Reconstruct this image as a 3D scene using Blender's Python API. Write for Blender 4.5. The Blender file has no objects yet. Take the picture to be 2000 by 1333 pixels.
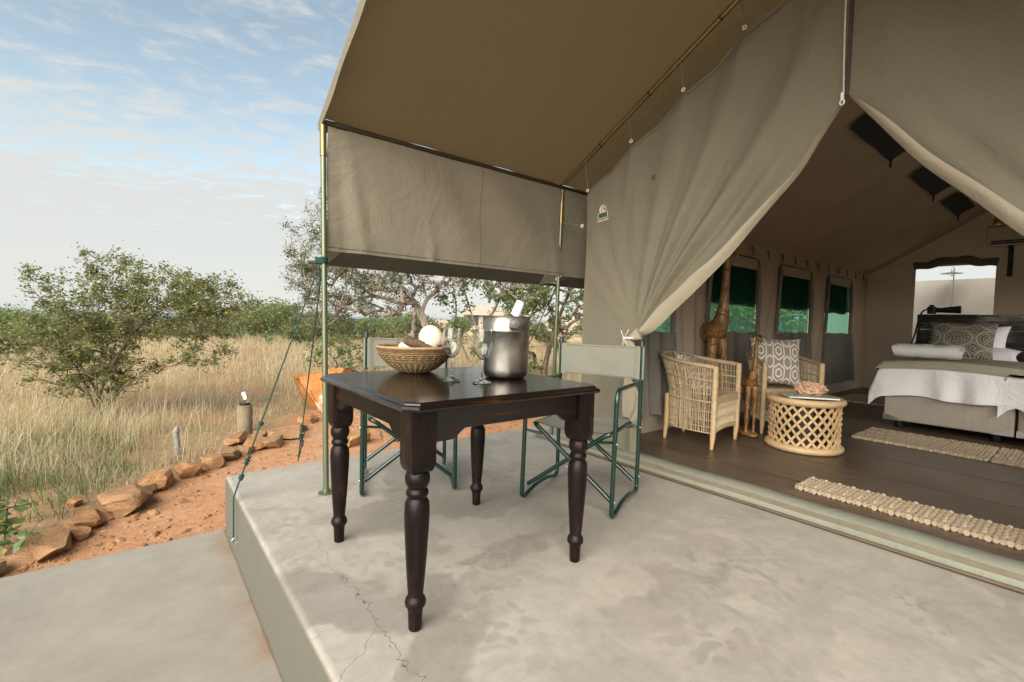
import bpy, math, random
import numpy as np
from mathutils import Matrix, Vector

random.seed(7)
RNG = np.random.default_rng(7)
scene = bpy.context.scene
COL = scene.collection
R = math.radians

# ------------------------------------------------------------------ camera
def camera_basis(yaw, pitch, roll):
    f = Vector((-math.cos(yaw) * math.cos(pitch), math.sin(yaw) * math.cos(pitch), -math.sin(pitch)))
    r = f.cross(Vector((0, 0, 1))).normalized()
    u = r.cross(f)
    return r * math.cos(roll) + u * math.sin(roll), -r * math.sin(roll) + u * math.cos(roll), f
cam_data = bpy.data.cameras.new("camera")
cam = bpy.data.objects.new("camera", cam_data)
COL.objects.link(cam)
_r, _u, _f = camera_basis(0.67178, 0.044785, 0.02641)
cam.matrix_world = Matrix(((_r.x, _u.x, -_f.x, 0.0), (_r.y, _u.y, -_f.y, 0.0), (_r.z, _u.z, -_f.z, 1.07), (0, 0, 0, 1)))
cam_data.sensor_width = 36.0
cam_data.lens = 917.25 * 36 / 2000
cam_data.clip_start = 0.05
cam_data.clip_end = 60000
scene.camera = cam

# ------------------------------------------------------------------ light
SUN_EL, SUN_AZ = R(33), R(-58)      # azimuth measured from +X towards +Y
sun_dir = Vector((math.cos(SUN_EL) * math.cos(SUN_AZ), math.cos(SUN_EL) * math.sin(SUN_AZ), math.sin(SUN_EL)))
sd = bpy.data.lights.new("sun", 'SUN')
sd.energy = 1.5
sd.angle = R(72)
sd.color = (1.0, 0.92, 0.81)
sun = bpy.data.objects.new("sun", sd)
COL.objects.link(sun)
sun.location = (20, 40, 60)
sun.rotation_euler = (-sun_dir).to_track_quat('-Z', 'Y').to_euler()

world = bpy.data.worlds.new("World")
scene.world = world
world.use_nodes = True
wt = world.node_tree
wt.nodes.clear()
def wn(t, **k):
    n = wt.nodes.new(t)
    for a, b in k.items():
        setattr(n, a, b)
    return n
def wmath(op, a, b=None, clamp=False):
    n = wn('ShaderNodeMath', operation=op, use_clamp=clamp)
    for i, s in enumerate((a, b)):
        if s is None: continue
        if isinstance(s, (int, float)): n.inputs[i].default_value = s
        else: wt.links.new(s, n.inputs[i])
    return n.outputs[0]
w_out = wn('ShaderNodeOutputWorld'); w_bg = wn('ShaderNodeBackground')
w_bg.inputs['Strength'].default_value = 0.07
w_sky = wn('ShaderNodeTexSky', sky_type='NISHITA')
w_sky.sun_disc = False
w_sky.sun_elevation = SUN_EL
w_sky.sun_rotation = math.pi / 2 - SUN_AZ
w_sky.altitude = 1200
w_sky.air_density = 1.0
w_sky.dust_density = 1.6
w_tc = wn('ShaderNodeTexCoord'); w_sep = wn('ShaderNodeSeparateXYZ')
wt.links.new(w_tc.outputs['Generated'], w_sep.inputs[0])
zc = wmath('MAXIMUM', w_sep.outputs['Z'], 0.0)
den = wmath('ADD', zc, 0.12)
w_cmb = wn('ShaderNodeCombineXYZ')
wt.links.new(wmath('DIVIDE', w_sep.outputs['X'], den), w_cmb.inputs[0])
wt.links.new(wmath('DIVIDE', w_sep.outputs['Y'], den), w_cmb.inputs[1])
w_map = wn('ShaderNodeMapping')
w_map.inputs['Rotation'].default_value = (0, 0, R(-72))
wt.links.new(w_cmb.outputs[0], w_map.inputs[0])
w_map2 = wn('ShaderNodeMapping'); w_map2.inputs['Scale'].default_value = (1.4, 2.3, 1); wt.links.new(w_map.outputs[0], w_map2.inputs[0])
n1 = wn('ShaderNodeTexNoise'); n1.inputs['Scale'].default_value = 4.2; n1.inputs['Detail'].default_value = 9; n1.inputs['Roughness'].default_value = 0.66; n1.inputs['Distortion'].default_value = 0.35
n2 = wn('ShaderNodeTexNoise'); n2.inputs['Scale'].default_value = 0.55; n2.inputs['Detail'].default_value = 3
wt.links.new(w_map2.outputs[0], n1.inputs['Vector']); wt.links.new(w_map2.outputs[0], n2.inputs['Vector'])
cl = wmath('ADD', wmath('MULTIPLY', n1.outputs['Fac'], 2.9), wmath('MULTIPLY', n2.outputs['Fac'], 1.3))
hz = wmath('ADD', wmath('MULTIPLY', wmath('POWER', wmath('SUBTRACT', 1.0, zc, True), 3.6), 1.15), wmath('MULTIPLY', wmath('POWER', wmath('SUBTRACT', 1.0, zc, True), 8.0), 2.3))
cl = wmath('ADD', wmath('SUBTRACT', cl, 1.98), hz)
mr = wn('ShaderNodeMapRange'); mr.interpolation_type = 'SMOOTHSTEP'
mr.inputs['From Min'].default_value = 0.12; mr.inputs['From Max'].default_value = 1.15
wt.links.new(cl, mr.inputs['Value'])
w_mix = wn('ShaderNodeMix', data_type='RGBA')
wt.links.new(wmath('MULTIPLY', mr.outputs[0], 0.93), w_mix.inputs['Factor'])
w_hsv = wn('ShaderNodeHueSaturation'); w_hsv.inputs['Saturation'].default_value = 0.70; w_hsv.inputs['Value'].default_value = 0.66
w_tint = wn('ShaderNodeMix', data_type='RGBA', blend_type='MULTIPLY'); w_tint.inputs['Factor'].default_value = 1.0; w_tint.inputs['B'].default_value = (1.0, 1.03, 0.82, 1)
wt.links.new(w_sky.outputs[0], w_tint.inputs['A']); wt.links.new(w_tint.outputs['Result'], w_hsv.inputs['Color']); wt.links.new(w_hsv.outputs[0], w_mix.inputs['A'])
w_mix.inputs['B'].default_value = (1.92, 1.93, 1.86, 1)
wt.links.new(w_mix.outputs['Result'], w_bg.inputs['Color'])
wt.links.new(w_bg.outputs[0], w_out.inputs['Surface'])

scene.view_settings.view_transform = 'Standard'
scene.view_settings.look = 'None'
scene.view_settings.exposure = 2.5
scene.view_settings.gamma = 1.0
scene.render.engine = 'CYCLES'
scene.cycles.use_denoising = True
scene.cycles.max_bounces = 9
scene.cycles.diffuse_bounces = 5
scene.cycles.glossy_bounces = 3
scene.cycles.transparent_max_bounces = 16
scene.cycles.caustics_reflective = False
scene.cycles.caustics_refractive = False
scene.cycles.sample_clamp_indirect = 6

# ------------------------------------------------------------------ materials
class Mat:
    """small wrapper for building node materials"""
    def __init__(self, name):
        self.m = bpy.data.materials.new(name); self.m.use_nodes = True
        self.t = self.m.node_tree; self.t.nodes.clear()
        self.out = self.n('ShaderNodeOutputMaterial')
    def n(self, t, ins=None, **k):
        nd = self.t.nodes.new(t)
        for a, b in k.items(): setattr(nd, a, b)
        for a, b in (ins or {}).items(): self.set(nd.inputs[a], b)
        return nd
    def set(self, sock, v):
        if isinstance(v, bpy.types.NodeSocket): self.t.links.new(v, sock)
        elif isinstance(v, tuple) and len(v) == 3 and sock.type == 'RGBA': sock.default_value = (*v, 1)
        else: sock.default_value = v
    def math(self, op, a, b=0.0, clamp=False):
        nd = self.n('ShaderNodeMath', operation=op, use_clamp=clamp); self.set(nd.inputs[0], a); self.set(nd.inputs[1], b); return nd.outputs[0]
    def coord(self, kind='Object', scale=(1, 1, 1), rot=(0, 0, 0)):
        tc = self.n('ShaderNodeTexCoord'); mp = self.n('ShaderNodeMapping')
        mp.inputs['Scale'].default_value = scale; mp.inputs['Rotation'].default_value = rot
        self.t.links.new(tc.outputs[kind], mp.inputs[0]); return mp.outputs[0]
    def noise(self, vec, scale, detail=4, rough=0.55, dist=0.0):
        nd = self.n('ShaderNodeTexNoise', {'Vector': vec, 'Scale': scale, 'Detail': detail, 'Roughness': rough, 'Distortion': dist}); return nd.outputs['Fac']
    def voro(self, vec, scale, feature='F1', out='Distance', rnd=1.0):
        nd = self.n('ShaderNodeTexVoronoi', {'Vector': vec, 'Scale': scale, 'Randomness': rnd}, feature=feature); return nd.outputs[out]
    def ramp(self, fac, stops):
        nd = self.n('ShaderNodeValToRGB', {'Fac': fac}); cr = nd.color_ramp
        while len(cr.elements) < len(stops): cr.elements.new(0.5)
        for e, (p, c) in zip(cr.elements, stops):
            e.position = p; e.color = (*c, 1) if len(c) == 3 else c
        return nd.outputs['Color']
    def rng(self, v, a, b, c=0.0, d=1.0):
        nd = self.n('ShaderNodeMapRange', {'Value': v, 'From Min': a, 'From Max': b, 'To Min': c, 'To Max': d}); return nd.outputs[0]
    def mix(self, fac, a, b, blend='MIX'):
        nd = self.n('ShaderNodeMix', data_type='RGBA', blend_type=blend)
        self.set(nd.inputs['Factor'], fac); self.set(nd.inputs['A'], a); self.set(nd.inputs['B'], b); return nd.outputs['Result']
    def bump(self, h, strength=0.3, dist=0.01, normal=None):
        nd = self.n('ShaderNodeBump', {'Height': h, 'Strength': strength, 'Distance': dist})
        if normal is not None: self.set(nd.inputs['Normal'], normal)
        return nd.outputs[0]
    def bsdf(self, color, rough=0.6, normal=None, **k):
        nd = self.n('ShaderNodeBsdfPrincipled', {'Base Color': color, 'Roughness': rough})
        if normal is not None: self.set(nd.inputs['Normal'], normal)
        for a, b in k.items(): self.set(nd.inputs[a.replace('_', ' ')], b)
        return nd.outputs[0]
    def finish(self, sh):
        self.t.links.new(sh, self.out.inputs['Surface']); return self.m
    def mixsh(self, fac, a, b):
        nd = self.n('ShaderNodeMixShader'); self.set(nd.inputs[0], fac)
        self.t.links.new(a, nd.inputs[1]); self.t.links.new(b, nd.inputs[2]); return nd.outputs[0]

MT = {}
def simple(name, col, rough=0.6, var=0.18, scale=8, bump=0.0, bscale=60, stretch=(1, 1, 1), **k):
    m = Mat(name); v = m.coord('Object', stretch)
    f = m.noise(v, scale, 5, 0.6)
    c = m.ramp(f, [(0.25, tuple(x * (1 - var) for x in col)), (0.75, tuple(min(1, x * (1 + var)) for x in col))])
    nm = m.bump(m.noise(v, bscale, 4), bump, 0.004) if bump else None
    MT[name] = m.finish(m.bsdf(c, rough, nm, **k)); return MT[name]

def canvas(name, col, trans, tcol, rough=0.85, dirt=0.12):
    m = Mat(name); v = m.coord('Object')
    f = m.noise(v, 1.7, 6, 0.6); g = m.noise(v, 420, 2, 0.5)
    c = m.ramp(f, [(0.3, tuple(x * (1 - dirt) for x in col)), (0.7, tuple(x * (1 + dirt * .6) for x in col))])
    c = m.mix(0.10, c, m.ramp(g, [(0.35, (0.1, 0.1, 0.08)), (0.65, (0.7, 0.68, 0.6))]))
    wr = m.noise(m.coord('Object', (1, 1, 1)), 5.5, 5, 0.55, 0.8)
    nm = m.bump(m.noise(v, 1.6, 4, 0.6, 1.6), 0.30, 0.06); nm = m.bump(wr, 0.30, 0.02, nm); nm = m.bump(g, 0.15, 0.001, nm)
    d = m.bsdf(c, rough, nm, **{'Specular_IOR_Level': 0.25})
    tr = m.n('ShaderNodeBsdfTranslucent', {'Color': tcol, 'Normal': nm}).outputs[0]
    MT[name] = m.finish(m.mixsh(trans, d, tr)); return MT[name]

canvas('canvas_front', (0.168, 0.152, 0.104), 0.06, (0.36, 0.28, 0.16))
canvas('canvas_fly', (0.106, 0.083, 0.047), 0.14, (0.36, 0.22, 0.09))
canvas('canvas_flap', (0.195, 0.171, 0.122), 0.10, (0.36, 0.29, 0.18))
canvas('canvas_fold', (0.06, 0.058, 0.047), 0.03, (0.2, 0.18, 0.14))  # flap cloth darkened, underside shade put into the colour; also used for seams
canvas('canvas_inner', (0.40, 0.335, 0.255), 0.22, (0.34, 0.25, 0.17))
canvas('canvas_lining', (0.40, 0.345, 0.255), 0.12, (0.55, 0.46, 0.34))
canvas('canvas_skirt', (0.15, 0.135, 0.115), 0.03, (0.2, 0.18, 0.15))
canvas('chair_canvas', (0.19, 0.19, 0.15), 0.05, (0.3, 0.28, 0.22))
canvas('sill_canvas', (0.19, 0.195, 0.148), 0.0, (0.3, 0.3, 0.25), rough=0.6)
simple('sill_stripe', (0.165, 0.14, 0.095), 0.7, 0.15, 12)
simple('sill_pipe', (0.10, 0.068, 0.042), 0.5)
simple('black_cloth', (0.006, 0.007, 0.008), 0.8)
simple('zip_dark', (0.035, 0.03, 0.022), 0.5)
simple('white_cord', (0.62, 0.56, 0.47), 0.7)
simple('cord_grey', (0.16, 0.15, 0.13), 0.7)
simple('rope_teal', (0.003, 0.045, 0.040), 0.75, 0.3, 90, 0.5, 300)
simple('chair_green', (0.002, 0.024, 0.016), 0.22, 0.25, 30, Coat_Weight=0.4)
simple('chair_cap', (0.012, 0.018, 0.02), 0.4)
simple('steel', (0.62, 0.62, 0.60), 0.28, 0.1, 30, Metallic=1.0)
simple('black_plastic', (0.012, 0.012, 0.013), 0.45)
simple('grommet_white', (0.75, 0.74, 0.72), 0.35)
simple('cream_thread', (0.78, 0.70, 0.55), 0.8)
simple('green_thread', (0.03, 0.11, 0.06), 0.8)
simple('white_linen', (0.86, 0.86, 0.87), 0.85, 0.03, 4, 0.15, 40)
simple('towel', (0.88, 0.88, 0.88), 0.95, 0.04, 60, 0.6, 260)
simple('throw', (0.36, 0.33, 0.26), 0.9, 0.12, 6, 0.3, 300)
simple('bed_base', (0.40, 0.355, 0.30), 0.85, 0.07, 9, 0.3, 300, (6, 6, 0.6))
simple('ac_white', (0.55, 0.52, 0.46), 0.4)
simple('brass', (0.72, 0.45, 0.16), 0.3, 0.1, 10, Metallic=1.0)
simple('post_wood', (0.21, 0.165, 0.105), 0.85, 0.4, 6, 0.6, 25, (6, 6, 0.5))
simple('egg', (0.70, 0.63, 0.50), 0.4, 0.05, 10, 0.1, 120)
simple('driftwood', (0.16, 0.125, 0.10), 0.9, 0.6, 14, 0.8, 60, (1, 1, 3))
simple('rust_wood', (0.085, 0.045, 0.028), 0.85, 0.6, 20, 0.8, 60)
simple('napkin', (0.72, 0.73, 0.78), 0.8, 0.04, 20, 0.3, 150)
simple('coral', (0.62, 0.40, 0.27), 0.8, 0.35, 25, 0.8, 70)
simple('paper_cover', (0.36, 0.42, 0.36), 0.35, 0.4, 5)
simple('paper_edge', (0.72, 0.72, 0.68), 0.8)
simple('plaster_wall', (0.50, 0.46, 0.40), 0.9, 0.12, 3, 0.3, 60)
simple('hut_wall', (0.42, 0.33, 0.23), 0.9, 0.2, 3)
simple('thatch', (0.36, 0.31, 0.24), 0.95, 0.25, 4, 0.5, 30, (1, 1, 6))
simple('jute', (0.47, 0.37, 0.25), 0.95, 0.35, 60, 0.8, 240)
simple('cane_rim', (0.50, 0.375, 0.215), 0.5, 0.22, 30, 0.5, 90)
simple('cane_strand', (0.52, 0.41, 0.255), 0.55, 0.32, 40, 0.4, 120)
simple('cane_leg', (0.56, 0.39, 0.21), 0.45, 0.15, 12, 0.2, 60, (4, 4, 1))
simple('drum_wood', (0.56, 0.395, 0.215), 0.45, 0.16, 9, 0.25, 60, (2, 2, 5))
simple('drum_strip', (0.55, 0.375, 0.195), 0.5, 0.25, 16, 0.3, 90)
simple('white_bone', (0.22, 0.21, 0.20), 0.9, 0.2, 20, 0.6, 60)
simple('leaf_sprig', (0.06, 0.14, 0.03), 0.5, 0.4, 20)
simple('bowl_reed', (0.25, 0.165, 0.08), 0.65, 0.5, 55, 0.8, 150)
simple('bowl_rim', (0.31, 0.20, 0.10), 0.6, 0.3, 60, 0.5, 150)

def green_pole():
    m = Mat('pole_galvanised'); v = m.coord('Object', (1, 1, 0.25)); f = m.noise(v, 9, 5, 0.6)
    c = m.ramp(f, [(0.3, (0.10, 0.145, 0.095)), (0.55, (0.155, 0.175, 0.105)), (0.8, (0.20, 0.165, 0.085))])
    MT['pole'] = m.finish(m.bsdf(c, 0.38, m.bump(f, 0.05, 0.002), Metallic=0.65))
    m = Mat('purlin_galvanised'); v = m.coord('Object', (0.4, 0.4, 0.4)); f = m.noise(v, 9, 5, 0.6)
    c = m.ramp(f, [(0.3, (0.17, 0.145, 0.075)), (0.55, (0.25, 0.19, 0.085)), (0.8, (0.29, 0.18, 0.085))])
    MT['purlin'] = m.finish(m.bsdf(c, 0.33, None, Metallic=0.75))
green_pole()
simple('purlin_shaded', (0.06, 0.045, 0.024), 0.4, 0.3, 9, Metallic=0.5)  # purlin metal with the shade under the eave put into its colour

def bucket_mat():
    m = Mat('brushed_steel'); v = m.coord('Object', (1, 1, 12)); f = m.noise(v, 14, 5, 0.6)
    z = m.noise(m.coord('Object'), 7, 5, 0.65)
    c = m.ramp(z, [(0.3, (0.20, 0.185, 0.16)), (0.7, (0.44, 0.415, 0.375))])
    MT['bucket'] = m.finish(m.bsdf(c, m.rng(z, 0.3, 0.75, 0.42, 0.24), m.bump(f, 0.08, 0.002), Metallic=1.0))
bucket_mat()

def table_wood():
    for nm, st in (('table_wood', (1.2, 14, 14)), ('table_wood_leg', (14, 14, 1.2)), ('table_wood_y', (14, 1.2, 14))):
        m = Mat(nm); v = m.coord('Object', st); f = m.noise(v, 3.2, 8, 0.7, 0.6); w = m.noise(m.coord('Object'), 5, 6, 0.7)
        c = m.ramp(m.math('ADD', m.math('MULTIPLY', f, 0.65), m.math('MULTIPLY', w, 0.4)),
                   [(0.42, (0.0035, 0.0024, 0.0020)), (0.58, (0.009, 0.0045, 0.0030)), (0.70, (0.060, 0.019, 0.007))])
        top = nm == 'table_wood_y'
        MT[nm] = m.finish(m.bsdf(c, m.rng(m.math('ADD', m.math('MULTIPLY', f, .6), m.math('MULTIPLY', w, .4)), 0.3, 0.75, 0.10 if top else 0.30, 0.26 if top else 0.55), m.bump(f, 0.08 if top else 0.25, 0.003), Specular_IOR_Level=0.45 if top else 0.22, Coat_Weight=0.12 if top else 0.0, Coat_Roughness=0.12))
table_wood()

def glass_mat():
    m = Mat('glass')
    g = m.n('ShaderNodeBsdfGlass', {'Color': (0.97, 0.985, 0.98), 'Roughness': 0.0, 'IOR': 1.45}).outputs[0]
    MT['glass'] = m.finish(g)
    m = Mat('lamp_glass')
    a = m.n('ShaderNodeBsdfTransparent', {'Color': (0.93, 0.93, 0.91)}).outputs[0]
    b = m.n('ShaderNodeBsdfGlossy', {'Color': (0.9, 0.9, 0.9), 'Roughness': 0.08}).outputs[0]
    fr = m.n('ShaderNodeLayerWeight', {'Blend': 0.25}).outputs['Facing']
    MT['lamp_glass'] = m.finish(m.mixsh(m.math('ADD', m.math('MULTIPLY', fr, 0.75), 0.25), a, b))
    m = Mat('lit_bulb')
    MT['bulb'] = m.finish(m.n('ShaderNodeEmission', {'Color': (1.0, 0.80, 0.52), 'Strength': 0.45}).outputs[0])
    m = Mat('shade_net'); v = m.coord('Object', (1, 9, 0.8)); f = m.noise(v, 16, 4, 0.7)
    tr = m.n('ShaderNodeBsdfTransparent', {'Color': (0.36, 0.84, 0.66)}).outputs[0]
    tl = m.n('ShaderNodeBsdfTranslucent', {'Color': (0.36, 0.80, 0.66)}).outputs[0]
    df = m.n('ShaderNodeBsdfDiffuse', {'Color': (0.02, 0.10, 0.07)}).outputs[0]
    pass
    m2 = Mat('shade_cloth'); f2 = m2.noise(m2.coord('Object', (1, 14, 1.2)), 14, 5, 0.75)
    MT['shade_cloth'] = m2.finish(m2.mixsh(m2.rng(f2, 0.66, 0.74, 0.0, 0.30), m2.bsdf((0.006, 0.016, 0.013), 0.8), m2.n('ShaderNodeBsdfTransparent', {'Color': (0.5, 0.7, 0.6)}).outputs[0]))
    MT['net'] = m.finish(m.mixsh(m.rng(f, 0.35, 0.7, 0.42, 0.66), m.mixsh(0.62, df, tl), tr))
glass_mat()

def concrete_mat():
    m = Mat('concrete'); v = m.coord('Object'); f = m.noise(v, 1.15, 8, 0.62, 0.5); g = m.noise(v, 7, 8, 0.68); h = m.noise(v, 90, 3)
    s = m.noise(m.coord('Object', (1.0, 0.45, 1), (0, 0, R(20))), 2.6, 6, 0.6, 0.7)
    c = m.ramp(m.math('ADD', m.math('ADD', m.math('MULTIPLY', f, 0.30), m.math('MULTIPLY', g, 0.38)), m.math('MULTIPLY', m.noise(v, 26, 9, 0.8), 0.32)),
               [(0.34, (0.225, 0.205, 0.172)), (0.5, (0.305, 0.279, 0.236)), (0.68, (0.385, 0.352, 0.30))])
    c = m.mix(m.math('MULTIPLY', m.rng(s, 0.5, 0.7, 0, 0.5), m.rng(g, 0.35, 0.6)), c, (0.172, 0.150, 0.122))
    sp = m.n('ShaderNodeSeparateXYZ', {0: v})
    # damp dark patches along the front edge of the terrace
    wv = m.n('ShaderNodeVectorMath', {0: v, 1: m.n('ShaderNodeVectorMath', {0: m.n('ShaderNodeTexNoise', {'Vector': v, 'Scale': 3.0, 'Detail': 5.0}).outputs['Color'], 1: (0.35, 0.35, 0.35)}, operation='MULTIPLY').outputs[0]}, operation='ADD').outputs[0]
    blot = m.rng(m.noise(wv, 1.9, 3, 0.5), 0.50, 0.545)
    near = m.rng(m.noise(v, 0.6, 2), 0.44, 0.6)
    c = m.mix(m.math('MULTIPLY', m.math('MULTIPLY', blot, near), 0.50), c, (0.138, 0.118, 0.096))
    sc = m.voro(m.n('ShaderNodeVectorMath', {0: wv, 1: (1.0, 1.0, 0.0)}, operation='MULTIPLY').outputs[0], 20.0, 'SMOOTH_F1'); scm = m.math('MULTIPLY', m.rng(sc, 0.28, 0.46, 1.0, 0.0), m.math('MULTIPLY', m.rng(m.noise(v, 1.7, 3), 0.47, 0.60), m.rng(g, 0.35, 0.55)))
    c = m.mix(m.math('MULTIPLY', scm, 0.40), c, (0.15, 0.134, 0.112))
    # fine crazing
    cr = m.voro(wv, 9.0, 'DISTANCE_TO_EDGE'); crm = m.rng(cr, 0.0, 0.07, 1.0, 0.0)
    c = m.mix(m.math('MULTIPLY', m.math('MULTIPLY', crm, m.rng(m.noise(v, 1.3, 2), 0.52, 0.68)), 0.35), c, (0.33, 0.31, 0.265))
    # one long settling crack near the front edge with short side cracks
    wob = m.math('ADD', m.math('MULTIPLY', m.math('SUBTRACT', m.noise(v, 4.0, 4, 0.6), 0.5), 0.32), 0.655)
    dist = m.math('ABSOLUTE', m.math('SUBTRACT', sp.outputs[1], wob))
    crack = m.math('MULTIPLY', m.rng(dist, 0.0007, 0.0022, 1, 0), m.math('MULTIPLY', m.rng(sp.outputs[0], -2.45, -2.3), m.rng(sp.outputs[2], -0.02, -0.01)))
    v2 = m.n('ShaderNodeVectorMath', {0: wv, 1: (3.2, 0.8, 1.0)}, operation='MULTIPLY').outputs[0]
    side = m.rng(m.voro(v2, 1.0, 'DISTANCE_TO_EDGE'), 0.0, 0.004, 1, 0)
    side = m.math('MULTIPLY', side, m.math('MULTIPLY', m.rng(sp.outputs[1], 0.66, 0.62), m.rng(sp.outputs[2], -0.02, -0.01)))
    ck = m.math('MAXIMUM', crack, m.math('MULTIPLY', side, 0.6))
    pit = m.rng(m.voro(v, 55, 'F1'), 0.05, 0.11, 1, 0); pit = m.math('MULTIPLY', pit, m.rng(m.noise(v, 11, 3), 0.55, 0.62))
    c = m.mix(m.math('MULTIPLY', pit, 0.45), c, (0.09, 0.08, 0.068))
    c = m.mix(m.math('MULTIPLY', m.rng(m.noise(v, 2.3, 6, 0.7), 0.60, 0.74), 0.30), c, (0.30, 0.22, 0.155))
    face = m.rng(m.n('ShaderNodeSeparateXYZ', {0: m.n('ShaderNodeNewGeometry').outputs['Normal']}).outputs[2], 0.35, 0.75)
    c = m.mix(face, m.mix(m.noise(v, 12, 6, 0.7), (0.105, 0.102, 0.078), (0.135, 0.130, 0.10)), c)   # smooth olive plaster on the step face, darkened to stand in for its shade
    c = m.mix(m.math('MULTIPLY', ck, 0.7), c, (0.07, 0.06, 0.05))
    hh = m.math('SUBTRACT', m.math('ADD', m.math('MULTIPLY', g, 0.5), m.math('MULTIPLY', h, 0.16)), m.math('MULTIPLY', ck, 0.8))
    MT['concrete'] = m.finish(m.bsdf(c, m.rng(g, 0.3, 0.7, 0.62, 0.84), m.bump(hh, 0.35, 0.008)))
    m = Mat('concrete_path'); v = m.coord('Object'); f = m.noise(v, 1.4, 8, 0.62, 0.4); g = m.noise(v, 8, 8, 0.68); h = m.noise(v, 80, 3)
    c = m.ramp(m.math('ADD', m.math('MULTIPLY', f, 0.6), m.math('MULTIPLY', g, 0.4)), [(0.3, (0.232, 0.208, 0.170)), (0.7, (0.355, 0.32, 0.264))])
    sp = m.n('ShaderNodeSeparateXYZ', {0: v})
    dust = m.math('MULTIPLY', m.rng(m.math('ADD', sp.outputs[1], m.math('MULTIPLY', m.noise(v, 3, 5), 0.35)), 0.50, 0.66), m.rng(m.noise(v, 6, 5), 0.3, 0.6))
    c = m.mix(m.math('MULTIPLY', dust, 0.75), c, (0.26, 0.15, 0.08))
    MT['concrete_path'] = m.finish(m.bsdf(c, 0.8, m.bump(m.math('ADD', m.math('MULTIPLY', g, 0.5), m.math('MULTIPLY', h, 0.2)), 0.35, 0.008)))
concrete_mat()

def floor_mat():
    m = Mat('floor_planks'); v = m.coord('Object', (1, 1, 1)); f = m.noise(m.coord('Object', (0.7, 9, 1)), 2.4, 7, 0.65, 0.4); g = m.noise(v, 1.5, 4)
    c = m.ramp(m.math('ADD', m.math('MULTIPLY', f, 0.6), m.math('MULTIPLY', g, 0.4)), [(0.30, (0.048, 0.033, 0.023)), (0.52, (0.112, 0.078, 0.054)), (0.72, (0.21, 0.155, 0.112))])
    MT['floor'] = m.finish(m.bsdf(c, m.rng(f, 0.3, 0.7, 0.30, 0.48), m.bump(f, 0.12, 0.004), Specular_IOR_Level=0.5))
floor_mat()

def soil_mat():
    m = Mat('soil'); v = m.coord('Object'); f = m.noise(v, 0.9, 8, 0.65); g = m.noise(v, 14, 8, 0.7); h = m.noise(v, 70, 4)
    red = m.ramp(m.math('ADD', m.math('MULTIPLY', f, 0.45), m.math('MULTIPLY', g, 0.55)), [(0.32, (0.25, 0.118, 0.055)), (0.5, (0.39, 0.205, 0.108)), (0.7, (0.50, 0.315, 0.195))])
    _ = ([(0.32, (0.205, 0.108, 0.056)), (0.5, (0.315, 0.178, 0.10)), (0.7, (0.42, 0.275, 0.175))])
    tan = m.ramp(g, [(0.3, (0.17, 0.115, 0.062)), (0.7, (0.36, 0.26, 0.15))])
    at = m.n('ShaderNodeAttribute', attribute_name='cover').outputs['Fac']
    c = m.mix(m.math('MULTIPLY', at, m.rng(f, 0.35, 0.6, 0.45, 1.0)), red, tan)
    at2 = m.n('ShaderNodeAttribute', attribute_name='far').outputs['Fac']
    fg = m.ramp(m.noise(v, 0.02, 8, 0.7), [(0.35, (0.045, 0.065, 0.025)), (0.6, (0.085, 0.10, 0.04)), (0.75, (0.20, 0.17, 0.09))])
    c = m.mix(at2, c, fg)
    MT['soil'] = m.finish(m.bsdf(c, 0.95, m.bump(m.math('ADD', g, m.math('MULTIPLY', h, 0.4)), 0.6, 0.02), Specular_IOR_Level=0.1))
soil_mat()

def rock_mat():
    m = Mat('rock'); v = m.coord('Object'); f = m.noise(v, 5, 8, 0.65); g = m.noise(v, 30, 6, 0.65); st = m.noise(m.coord('Object', (1, 1, 5), (0.3, 0.2, 0)), 7, 5, 0.6)
    c = m.ramp(m.math('ADD', m.math('MULTIPLY', f, 0.5), m.math('MULTIPLY', st, 0.5)),
               [(0.33, (0.12, 0.062, 0.033)), (0.47, (0.32, 0.155, 0.065)), (0.58, (0.43, 0.225, 0.10)), (0.72, (0.55, 0.38, 0.25))])
    oi = m.n('ShaderNodeObjectInfo').outputs['Random']
    c = m.mix(m.math('MULTIPLY', oi, 0.75), c, m.mix(f, (0.13, 0.085, 0.05), (0.37, 0.26, 0.16)))
    c = m.mix(m.rng(m.noise(v, 2.6, 4), 0.60, 0.70, 0, 0.65), c, (0.46, 0.41, 0.34))
    MT['rock'] = m.finish(m.bsdf(c, 0.9, m.bump(m.math('ADD', g, st), 0.7, 0.02), Specular_IOR_Level=0.2))
    m = Mat('boulder'); v = m.coord('Object'); f = m.noise(v, 4, 8, 0.65); g = m.noise(v, 24, 6, 0.65)
    c = m.ramp(f, [(0.3, (0.30, 0.12, 0.035)), (0.55, (0.48, 0.215, 0.07)), (0.72, (0.56, 0.30, 0.13))])
    c = m.mix(m.rng(m.noise(v, 2.3, 6, 0.7), 0.56, 0.62, 0, 0.8), c, (0.62, 0.54, 0.44))
    MT['boulder'] = m.finish(m.bsdf(c, 0.9, m.bump(m.math('ADD', g, f), 0.7, 0.03), Specular_IOR_Level=0.2))
rock_mat()

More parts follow.
